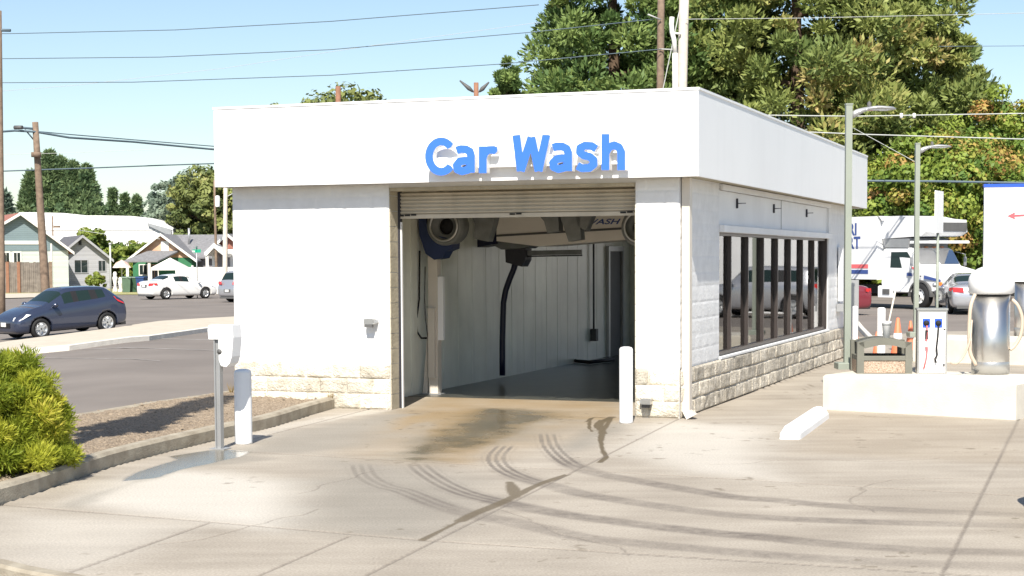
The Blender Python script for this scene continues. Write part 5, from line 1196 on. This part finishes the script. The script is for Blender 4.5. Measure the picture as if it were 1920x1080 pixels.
# bins
def wbin(px, D, label, m, w_=.62, h=1.05):
    p = P(px, 540, D); t = thing('wheelie_bin', label, 'bin', (p[0], D, -.3), random.uniform(-.3, .3), 'wheeled bins before the green house'); k = w_/2
    MB().add([(-k*.8, -k*.8, .04), (k*.8, -k*.8, .04), (k*.8, k*.8, .04), (-k*.8, k*.8, .04), (-k, -k, h), (k, -k, h), (k, k, h), (-k, k, h)], [(3, 2, 1, 0), (0, 1, 5, 4), (1, 2, 6, 5), (2, 3, 7, 6), (3, 0, 4, 7), (4, 5, 6, 7)]).build('body', m, t)
    MB().prism([(-k-.04, h+.01), (-k, h+.09), (k, h+.12), (k+.06, h+.01)], -k-.03, k+.03, 'x').build('lid', m, t)
    for s_ in (-1, 1): MB().lathe((s_*k*.85, k*.9, .1), [(0, -.03), (.1, -.03), (.1, .03), (0, .03)], 12, 'x').build('wheel', 'tyre', t)
wbin(237, 118, 'pale green bin farthest left of the bins before the green house', 'binpale'); wbin(250, 118.5, 'dark green bin between the pale green and the blue bin', 'bin'); wbin(266, 118, 'blue bin just behind the boot of the white sedan', 'binblue')
# clutter of white chairs: stacked garden ornaments as separate small things
def ornament(px, py, D, h, label):
    p = P(px, py, D); t = MB(); t.lathe((p[0], D, -.3), [(0, 0), (.22, 0), (.18, .12), (.10, .3*h), (.16, .55*h), (.2, .7*h), (.12, .8*h), (.15, .9*h), (.08, h), (0, h)], 12)
    tag(t.build('garden_ornament', 'trimw'), label, 'ornament', 'white garden ornaments')
ornament(216, 540, 121, 1.5, 'tall white garden ornament under the left side of the umbrella'); ornament(226, 540, 120, 1.1, 'short white garden ornament below the umbrella, next to the bins')

# ================================================================== POLES, LAMPS, WIRES
def upole(name, label, pts, r0, r1, D, m, base=None, cat='utility pole', group='wooden utility poles'):
    """pole through image points (bottom first) at distance D"""
    a, b = P(*pts[0], D), P(*pts[-1], D); z0 = float(gz(a[0], D)) if base is None else base
    k = (z0-a[2])/(b[2]-a[2]); a = a+(b-a)*k
    t = thing(name, label, cat, (a[0], a[1], z0), 0, group); d = b-a
    n = 6; MB().tube([tuple(d*i/n) for i in range(n+1)], [r0+(r1-r0)*i/n for i in range(n+1)], 12).build('pole', m, t); return t, a
t1, a1 = upole('utility_pole', 'leaning brown utility pole with a short crossarm behind the blue hatchback', [(85, 540), (66, 229)], .20, .13, 70, 'wood')
def rel(p, a): return tuple(np.array(p)-np.array(a))
MB().tube([rel(P(27, 238, 69.6), a1), rel(P(68, 242, 70), a1)], .055, 6).build('crossarm', 'wire', t1)
MB().tube([rel(P(47, 243, 69.7), a1), rel(P(64, 263, 70), a1)], .03, 6).build('brace', 'wire', t1)
MB().tube([rel(P(27, 239, 69.6), a1), rel(P(42, 239, 69.5), a1)], .085, 8).build('lamp_head', 'greyplastic', t1)
MB().lathe(rel(P(68, 290, 69.8), a1), [(0, -.12), (.22, -.1), (.22, .1), (0, .12)], 10).build('bracket', 'wood', t1)
t2, a2 = upole('utility_pole', 'dark brown utility pole cut off by the left edge of the photo', [(2, 400), (-2, 20)], .13, .10, 62, 'wood')
MB().tube([rel(P(-30, 56, 62), a2), rel(P(20, 57, 62), a2)], .06, 6).build('crossarm', 'wire', t2)
t3, a3 = upole('utility_pole', 'slim pale utility pole carrying a white transformer, left of the car wash', [(404, 430), (402, 338)], .11, .08, 118, 'wood')
MB().lathe(rel(P(408, 388, 117.8), a3), [(0, -.01), (.16, 0), (.17, .05), (.17, .72), (.12, .8), (0, .82)], 14).build('transformer', 'fascia', t3)
t4, a4 = upole('utility_pole', 'pale utility pole standing right beside the left wall of the car wash', [(422, 500), (423, 340)], .17, .12, 100, 'woodpale')
MB().tube([rel(P(423, 370, 100), a4), rel(P(436, 363, 100), a4)], .03, 6).build('arm', 'wirepale', t4)
t5, a5 = upole('utility_pole', 'brown wooden pole rising above the roof of the car wash', [(1238, 165), (1240, -60)], .16, .13, 62, 'wood')
MB().tube([rel(P(1239, 37, 61.8), a5), rel(P(1215, 27, 61.5), a5)], .03, 6).build('bracket', 'wirepale', t5)
MB().tube([rel(P(1236, 92, 61.8), a5), rel(P(1262, 93, 61.7), a5)], .025, 6).build('crossarm', 'wirepale', t5)
t6, a6 = upole('utility_pole', 'sunlit white pole rising above the roof near its right front corner', [(1279, 165), (1284, -60)], .19, .17, 58, 'woodpale')
MB().tube([rel(P(1264, 62, 57.8), a6), rel(P(1277, 64, 57.8), a6)], .04, 6).build('bracket', 'trimw', t6)
t7, a7 = upole('conduit_mast', 'curved white conduit mast beside the sunlit pole above the roof', [(1266, 165), (1266, 100)], .10, .10, 57, 'trimw', None, 'mast', None)
MB().tube([rel(P(x, y, 57), a7) for x, y in ((1266, 100), (1264, 75), (1260, 60), (1259, 45), (1260, 32))], .085, 10).build('upper_tube', 'trimw', t7)
t8, a8 = upole('guy_wire', 'thin pale guy wire slanting up beside the white conduit mast', [(1244, 163), (1276, 10)], .018, .018, 58.5, 'wirepale', 4.2, 'guy wire', None)
MB().lathe((0, 0, 0), [(0, 0), (.09, .02), (.12, .15), (.08, .3), (0, .34)], 10).build('insulator', 'trimw', t8)
# double headed lamp behind the roof
lp_ = P(893, 190, 66); dl = thing('double_street_lamp', 'brown post with two dark lamp heads spread like wings above the roof', 'street lamp', (lp_[0], 66, -.02), 0)
zt = P(893, 155, 66)[2]+.02
MB().tube([(0, 0, 0), (0, 0, zt)], .10, 10).build('post', 'woodred', dl)
for s_, x, y in ((-1, 862, 151), (1, 917, 154)):
    e = P(x, y, 66); b = P(893+s_*6, 172, 66)
    h_ = MB(); d0 = np.array([b[0]-lp_[0], 0, b[2]+.02]); d1 = np.array([e[0]-lp_[0], 0, e[2]+.02]); MB().tube([(0, 0, d0[2]-.05), tuple(d0)], .03, 6).build('arm', 'greyplastic', dl)
    h_.tube([tuple(d0), tuple(d0*.7+d1*.3), tuple(d1)], [.04, .09, .03], 8).build('lamp_head', 'greyplastic', dl)
# thin metal pole and street name sign on the left
p = P(208, 543, 110); t = thing('metal_pole', 'thin pale metal pole in front of the trees beside the grey house', 'pole', (p[0], 110, -.3), 0)
MB().tube([(0, 0, 0), (0, 0, P(208, 459, 110)[2]+.3)], .06, 8).build('post', 'wirepale', t); MB().lathe((0, 0, P(208, 459, 110)[2]+.3), [(.06, 0), (.1, .02), (.09, .12), (0, .15)], 10).build('cap', 'wirepale', t)
p = P(99, 438, 150); t = thing('vent_stack', 'slim grey stack standing before the white warehouse', 'stack', (p[0], 150, -.3), 0)
MB().tube([(0, 0, 0), (0, 0, P(99, 405, 150)[2]+.3)], .07, 8).build('pipe', 'wood', t); MB().box(.1, .7, -.05, .05, P(99, 425, 150)[2]+.2, P(99, 425, 150)[2]+.4).build('bracket', 'wood', t)
D = 100; p = P(370, 560, D); t = thing('street_name_sign', 'small green street name sign on a thin post above the white sedan', 'street sign', (p[0], D, -.3), 0)
zs = P(370, 470, D)[2]+.3
MB().tube([(0, 0, 0), (0, 0, zs+.28)], .03, 8).build('post', 'greypole', t)
MB().box(-.24, .27, -.035, -.02, zs-.12, zs+.08).build('name_plate', 'greensign', t); MB().box(-.01, .01, -.2, .26, zs+.10, zs+.27).build('name_plate', 'greensign', t)
MB().box(-.26, -.1, -.045, -.036, zs-.09, zs-.0).build('plate_marking', 'trimw', t)
def wire(pts, label, r=.014, m='wire', sag=0., cat='overhead wire'):
    P3 = [P(*q) for q in pts]; o = []
    for i in range(len(P3)-1):
        for k in range(12): u = k/12; p = P3[i]*(1-u)+P3[i+1]*u; p = p-np.array([0, 0, 4*sag*u*(1-u)]); o.append(tuple(p))
    o.append(tuple(P3[-1])); tag(MB().tube(o, r, 6).build('overhead_wire', m), label, cat, 'overhead wires')
wire([(-200, 63, 62), (20, 63, 62), (330, 56, 60), (620, 40, 58), (1010, 9, 55)], 'topmost overhead wire crossing the sky on the left', .016)
wire([(-200, 110, 62), (0, 110, 62), (300, 107, 60), (620, 93, 58), (1000, 60, 60), (1225, 36, 61.7)], 'second overhead wire from the top, ending at the brown pole above the roof', .016)
wire([(-200, 153, 62), (5, 155, 62), (250, 154, 60), (620, 141, 58), (940, 120, 60), (1240, 92, 61.7)], 'third overhead wire across the left sky, just above the roof line', .016)
wire([(0, 171, 90), (140, 160, 88), (420, 128, 86), (700, 85, 84), (1010, 42, 82)], 'faint slanting wire crossing between the upper wires', .010, 'wirepale')
wire([(-200, 254, 69), (0, 247, 69), (28, 245, 69.5), (66, 247, 69.9), (130, 258, 71), (250, 266, 75), (410, 281, 80)], 'thick bundled cable leaving the leaning pole towards the car wash', .05)
wire([(66, 246, 69.9), (130, 252, 71), (250, 262, 75), (410, 275, 80)], 'thinner cable just above the thick cable from the leaning pole', .025)
wire([(-100, 322, 72), (0, 321, 72), (170, 315, 74), (300, 310, 77), (420, 306, 80)], 'dark wire below the bundled cable, level with the conifer tops', .032)
wire([(-100, 293, 90), (10, 290, 90), (150, 286, 90), (320, 279, 90), (420, 277, 90)], 'faint thin wire between the bundled cable and the dark wire', .012, 'wirepale')
wire([(150, 432, 118), (205, 440, 115), (300, 448, 112)], 'pale service wire sagging in front of the shrubs between the houses', .02, 'wirepale')
wire([(1285, 36, 57.7), (1500, 34, 60), (1780, 28, 62), (2100, 20, 64)], 'faint top wire crossing the big trees on the right', .012, 'wirepale')
wire([(1760, 87, 64), (1920, 86, 64), (2100, 85, 64)], 'short thin wire in the right sky beside the treetops', .012)
wire([(1430, 216, 60), (1600, 218, 60), (1900, 213, 60), (2100, 212, 60)], 'pale wire behind the nearer lamp head on the right', .022, 'wirepale')
wire([(1500, 247, 58), (1620, 252, 58), (1920, 261, 58), (2100, 264, 58)], 'second pale wire crossing the trees below the nearer lamp head', .022, 'wirepale')
wire([(1600, 339, 62), (1760, 340, 62), (1920, 343, 62), (2100, 344, 62)], 'dark thick cable crossing the reddish trees above the truck', .045)
wire([(1600, 240, 62), (1715, 303, 60)], 'short diagonal wire behind the farther light pole', .012, 'wirepale')
for x in (1690, 1714):
    p = P(x, 217, 60); mb = MB(); mb.lathe(tuple(p), [(0, -.1), (.06, -.08), (.06, .08), (0, .1)], 10); tag(mb.build('wire_insulator', 'trimw'), 'left white insulator on the pale wire above the right trees' if x == 1690 else 'right white insulator on the pale wire above the right trees', 'insulator', 'insulators on the pale wire')

# ================================================================== TREES AND SHRUBS
M['leaf_cedar'] = leafmat('cedar_foliage', (.07, .135, .042), (.25, .33, .10), (.36, .31, .12), .10)
M['leaf_bronze'] = leafmat('bronze_green_foliage', (.09, .15, .045), (.31, .35, .105), (.45, .33, .14), .22)
M['leaf_maple'] = leafmat('autumn_maple_foliage', (.06, .14, .03), (.27, .34, .06), (.50, .24, .10), .35)
M['leaf_far'] = leafmat('far_conifer_foliage', (.08, .14, .07), (.20, .27, .12), (.26, .29, .14), .1)
M['leaf_blue'] = leafmat('blue_green_foliage', (.10, .15, .12), (.22, .28, .20), (.25, .28, .18), .1)
M['leaf_olive'] = leafmat('olive_foliage', (.10, .14, .05), (.28, .31, .10), (.38, .33, .14), .12)
M['leaf_shrub'] = leafmat('roadside_shrub_foliage', (.08, .14, .03), (.26, .31, .06), (.38, .28, .10), .15)
M['leaf_gold'] = leafmat('golden_cypress_foliage', (.15, .22, .02), (.50, .52, .05), (.66, .50, .08), .18, .35)
M['leaf_shrubgold'] = leafmat('golden_cypress_sprays', (.20, .27, .03), (.52, .54, .07), (.66, .52, .12), .15, .5)
M['leaf_weed'] = leafmat('dry_weed', (.20, .17, .07), (.34, .28, .14), (.3, .2, .1), .2)
def leaves(name, C, R, k, size, m, parent, r, squash=(1, 1, .75), droop=0., elong=1.5, shell=.55, spray=False):
    """foliage of many small leaf sprays: C blob centres, R radii, k sprays in each"""
    nb = len(C); n = nb*k
    d = r.normal(size=(n, 3)); d /= np.linalg.norm(d, axis=1)[:, None]
    rad = (shell+(1-shell)*r.random(n))**.8
    rep = np.repeat(np.arange(nb), k); c = C[rep]+d*rad[:, None]*R[rep][:, None]*np.array(squash)
    nrm = d*1.2+r.normal(size=(n, 3))*.42+np.array([0, 0, .3]); nrm /= np.linalg.norm(nrm, axis=1)[:, None]
    t = (d*1.1+r.normal(size=(n, 3))*.45+np.array([0, 0, .5])) if spray else np.cross(nrm, r.normal(size=(n, 3))); t[:, 2] -= 0 if spray else droop*np.abs(r.random(n)); t /= np.linalg.norm(t, axis=1)[:, None]; b = np.cross(nrm, t); b /= np.linalg.norm(b, axis=1)[:, None]
    s = size*(.55+.9*r.random(n))[:, None]; t = t*s*elong*.5; b = b*s*.5
    w1 = (.3+.5*r.random(n))[:, None]
    V = np.stack([c-t, c+b*.9-t*.15*w1, c+t, c-b-t*.1], 1).reshape(-1, 3)
    tint = np.clip(r.random(nb)[rep]*.78+r.random(n)*.22, 0, 1)
    me = bpy.data.meshes.new(name); me.vertices.add(4*n); me.vertices.foreach_set('co', V.astype(np.float32).ravel())
    me.loops.add(4*n); me.loops.foreach_set('vertex_index', np.arange(4*n, dtype=np.int32)); me.polygons.add(n)
    me.polygons.foreach_set('loop_start', np.arange(n, dtype=np.int32)*4); me.polygons.foreach_set('loop_total', np.full(n, 4, np.int32))
    me.update(calc_edges=True); at = me.attributes.new('tint', 'FLOAT', 'POINT'); at.data.foreach_set('value', np.repeat(tint, 4).astype(np.float32)); me.materials.append(M[m])
    o = bpy.data.objects.new(name, me); COL.objects.link(o); o.parent = parent; return o
def tree(name, label, at, h, rmax, m, seed, kind='conifer', nb=260, k=90, size=.28, low=.05, group=None, cat='tree', droop=.3, bl=None, trunk=True, sq=.75, pw=.85, lean=0., topr=.02):
    r = np.random.default_rng(seed); z0 = float(at[2]) if len(at) > 2 else float(gz(at[0], at[1]))
    t = thing(name, label, cat, (at[0], at[1], z0), 0, group)
    if trunk:
        tr = MB(); tr.tube([(0, 0, -.1), (.05*h*.1, 0, h*.3), (lean*h*.6, 0, h*.6), (lean*h, 0, h*.95)], [max(.05, h*.022), h*.016, h*.009, .02], 10)
    if kind == 'conifer':
        f = low+(1-low)*r.random(nb)**1.15; prof = rmax*((1-f)**pw+topr)*(.80+.4*r.random(nb)); a = 2*pi*r.random(nb)
        rr = prof*(.30+.70*np.sqrt(r.random(nb))); C = np.stack([rr*np.cos(a)+lean*h*f, rr*np.sin(a), f*h-.10*rr], 1)
        R = np.maximum(size*1.2, .17*prof+.035*rmax)*(.55+.9*r.random(nb))
    else:
        d = r.normal(size=(nb, 3)); d /= np.linalg.norm(d, axis=1)[:, None]; rr = (.25+.75*r.random(nb))**.6
        cz = (low+1)/2*h; C = np.stack([d[:, 0]*rr*rmax, d[:, 1]*rr*rmax, cz+d[:, 2]*rr*(1-low)/2*h*.92], 1); C[:, 0] += lean*C[:, 2]
        R = rmax*(.13+.14*r.random(nb))
    if trunk:
        lb = tr
        for i in r.choice(nb, min(22, nb), replace=False):
            c = C[i]; z = max(h*.12, c[2]-.35*np.hypot(c[0], c[1])-.3); lb.tube([(lean*z, 0, z), tuple(c*.5+np.array([lean*z*.5, 0, z*.5])), tuple(c)], [h*.008, h*.005, .015], 5, False)
        lb.build('trunk', 'bark', t)
    leaves('crown', C, R, k, size, m, t, r, (1, 1, sq), droop, 2.6 if kind == 'conifer' else 1.6, .45, kind == 'conifer')
    return t
def tpx(px, D): return P(px, 500, D)[:2]
gr = 'large trees behind the car wash'
def hz(ypx, D, px=960): return P(px, ypx, D)[2]+.02
# right-hand mass (left to right)
tree('cedar_tree', 'broad green cedar whose left edge stands out against the blue sky above the roof', tpx(1150, 92), 27, 6.3, 'leaf_cedar', 11, nb=560, k=220, size=.15, group=gr, pw=.6, topr=.10)
tree('cedar_tree', 'low dark green conifer at the left foot of the large trees above the roof', tpx(952, 88), hz(112, 88), 2.9, 'leaf_cedar', 12, nb=180, k=170, size=.15, group=gr, pw=.6)
tree('cedar_tree', 'dense green cedar directly behind the brown pole above the roof', tpx(1320, 96), 28, 5.6, 'leaf_cedar', 13, nb=440, k=210, size=.155, group=gr, pw=.5, topr=.1)
tree('cedar_tree', 'tall brownish green conifer in the middle of the right treetops', tpx(1490, 90), 27, 6.6, 'leaf_bronze', 14, nb=480, k=220, size=.155, group=gr, pw=.5, topr=.1)
tree('conifer_tree', 'tall open conifer with ragged right edge against the sky above the truck', tpx(1685, 92), 25.5, 6.9, 'leaf_bronze', 15, nb=420, k=210, size=.155, group=gr, pw=.95, topr=.05)
tree('conifer_tree', 'slim upright tree with thin leader right of the ragged conifer', tpx(1800, 98), hz(72, 98), 4.6, 'leaf_bronze', 16, nb=190, k=170, size=.15, group=gr, pw=.75)
tree('maple_tree', 'green and red autumn maple behind the cab of the white truck', tpx(1770, 84), hz(235, 84), 4.6, 'leaf_maple', 17, 'round', nb=260, k=190, size=.15, low=.02, group=gr)
tree('maple_tree', 'orange tinted maple behind the white sign board at the right edge', tpx(1875, 88), hz(150, 88), 3.6, 'leaf_maple', 18, 'round', nb=260, k=190, size=.15, low=.02, group=gr)
tree('maple_tree', 'dark leaved tree between the rear corner of the building and the truck box', tpx(1640, 86), hz(280, 86), 3.4, 'leaf_maple', 19, 'round', nb=190, k=130, size=.19, low=.0, group=gr)
tree('yellow_tree', 'small yellow green tree at the far right edge above the white sign', tpx(1935, 100), hz(240, 100), 2.6, 'leaf_gold', 20, 'round', nb=80, k=100, size=.2, low=.3, group=gr)
tree('hedge_shrub', 'dark hedge filling the gap behind the truck and the parked cars', tpx(1850, 95), 5.5, 5.0, 'leaf_shrub', 21, 'round', nb=190, k=110, size=.2, low=0, group=None, cat='shrub')
# tree over the roof
tree('round_tree', 'round green tree crown showing above the left half of the roof', tpx(628, 128), hz(155, 128), 6.3, 'leaf_olive', 22, 'round', nb=230, k=120, size=.28, low=.35)
t9, a9 = upole('utility_pole', 'reddish brown pole in front of the round tree above the roof', [(634, 195), (634, 162)], .13, .11, 70, 'woodred')
# left side
gl = 'dark giant conifers in the left distance'
for i, (px, yt, rm, lb) in enumerate(((97, 280, 3.3, 'tallest pointed conifer of the dark group behind the leaning pole'), (118, 290, 3.2, 'second pointed conifer, just right of the tallest one'), (141, 300, 3.3, 'pointed conifer in the middle of the dark group'), (166, 304, 3.4, 'rightmost conifer of the dark group, broad at its foot'), (62, 318, 3.4, 'leftmost conifer of the dark group, half behind the leaning pole'))):
    tree('giant_conifer', lb, tpx(px, 165), hz(yt, 165), rm, 'leaf_far', 30+i, nb=420, k=70, size=.30, group=gl, pw=.85, topr=.0, sq=.9)
gt = 'three small pointed conifers'
for i, (px, yt, rm, lb) in enumerate(((214, 350, 1.9, 'tallest of the small pointed conifers, at their left'), (236, 358, 1.7, 'small pointed conifer in the middle of its row'), (259, 360, 1.9, 'small pointed conifer at the right end of its row'))):
    tree('small_conifer', lb, tpx(px, 200), hz(yt, 200), rm*1.35, 'leaf_far', 40+i, nb=220, k=60, size=.28, group=gt, pw=1., topr=0)
tree('distant_conifer', 'sparse bluish conifer at the far left edge below the wires', tpx(10, 150), hz(352, 150), 2.6, 'leaf_blue', 46, nb=70, k=40, size=.35)
tree('broadleaf_tree', 'airy blue green tree left of the olive tree beside the car wash', tpx(335, 164), hz(308, 164), 3.6, 'leaf_blue', 47, 'round', nb=120, k=90, size=.24, low=.1)
tree('broadleaf_tree', 'tall olive green tree touching the left edge of the fascia', tpx(393, 160), hz(292, 160), 4.2, 'leaf_olive', 48, 'round', nb=210, k=110, size=.27, low=.0)
tree('broadleaf_tree', 'large rounded green shrub tree between the slate and the orange gabled house', tpx(170, 148), hz(412, 148), 2.2, 'leaf_shrub', 49, 'round', nb=90, k=90, size=.24, low=.0, sq=.8)
tree('broadleaf_tree', 'wide yellow green shrub tree just left of the orange gable', tpx(258, 150), hz(440, 150), 3.0, 'leaf_shrub', 50, 'round', nb=120, k=90, size=.24, low=.0, sq=.6)
tree('broadleaf_tree', 'low rounded tree behind the grey house roof', tpx(212, 152), hz(440, 152), 2.4, 'leaf_shrub', 51, 'round', nb=90, k=90, size=.24, low=.0, sq=.7)
tree('garden_shrub', 'clipped green shrub under the window of the grey house', tpx(180, 126), hz(506, 126)+.3, .75, 'leaf_shrub', 52, 'round', nb=40, k=60, size=.16, low=.0, cat='shrub', trunk=False)
# foreground golden shrub: trunkless mound of feathery sprays
def mound(label, c, rx, ry, rz_, seed, n, k):
    r = np.random.default_rng(seed); t = thing('golden_shrub', label, 'shrub', (c[0], c[1], .12), 0)
    MB().tube([(0, 0, -.05), (0, 0, rz_*.8)], [.06, .02], 8).build('stem', 'bark', t)
    d = r.normal(size=(n, 3)); d /= np.linalg.norm(d, axis=1)[:, None]; d[:, 2] = np.abs(d[:, 2])*1.1-.12; rr = .55+.42*r.random(n)**1.3
    C = np.stack([d[:, 0]*rr*rx, d[:, 1]*rr*ry, .12*rz_+d[:, 2]*rr*rz_*.9], 1); C[:, 2] = np.maximum(C[:, 2], .08); R = .09+.10*r.random(n)
    leaves('foliage', C, R, k, .0125, 'leaf_shrubgold', t, r, (1, 1, .85), .35, 5.0, .15, True)
    return t
sc_ = G(-10, 880, .12)
mound('bright golden green feathery cypress shrub at the lower left edge beside the kerb', (sc_[0]-.05, sc_[1]-.0), .74, .66, 1.12, 60, 460, 720)
# dry weeds along the building base
for i, (x, y, lb) in enumerate(((435, 735, 'dry weed tuft at the left corner of the stone base'), (503, 744, 'dry weed tuft growing against the middle of the stone base'), (621, 748, 'small dry weed tuft at the end of the kerb'))):
    p = G(x, y, .12); t = thing('dry_weed', lb, 'weed', (p[0], p[1]-.08, .12), 0, 'dry weeds by the wall'); mb = MB()
    for k_ in range(26):
        a = random.uniform(0, 2*pi); l = random.uniform(.05, .17); rr = random.uniform(.02, .09); mb.add([(0+.02*cos(a), .02*sin(a), 0), (.02*cos(a)+.006, .02*sin(a)+.006, 0), (rr*cos(a), rr*sin(a), l)], [(0, 1, 2)])
    mb.build('blades', mat('dry_stalk', (.30, .22, .10), .9, .2), t)
# slender young conifer just outside the left edge: its long thin shadow crosses the gravel bed
sh = G(185, 838, .12)
tree('young_conifer', 'slender young tree with bare lower trunk beside the golden shrub outside the left edge', (-4.95, 13.6, .12), 9.2, .62, 'leaf_cedar', 70, nb=110, k=70, size=.10, pw=.7, low=.48, cat='tree')

st2 = thing('reflection_shop', 'long white shop added out of view on the right for the side windows to mirror', 'shop', (18.7, 54, 0), 0)  # unseen shop added to give the side windows a bright reflection
MB().box(0, 26, 0, 2.2, 0, 4.4).build('wall', 'white', st2); MB().box(-.1, 26.2, -.5, 2.3, 4.4, 5.3).build('roof', 'fascia', st2)
for k in range(3):
    w_ = MB(); w_.box(12+4*k, 14.6+4*k, -.03, -.005, .9, 2.4); wo_ = w_.build('window', 'greypole', st2); MB().box(12.08+4*k, 14.52+4*k, -.045, -.031, .98, 2.32).build('pane', 'glasswin', wo_)
car('reflection_suv', 'dark grey sport utility vehicle added beyond the right edge for the side windows to mirror', 'car', (19.6, 51.0, 0), radians(-8), 4.6, 1.85, 1.75, 'paint_silver', 'suv')  # unseen vehicle added so the side windows have one to reflect
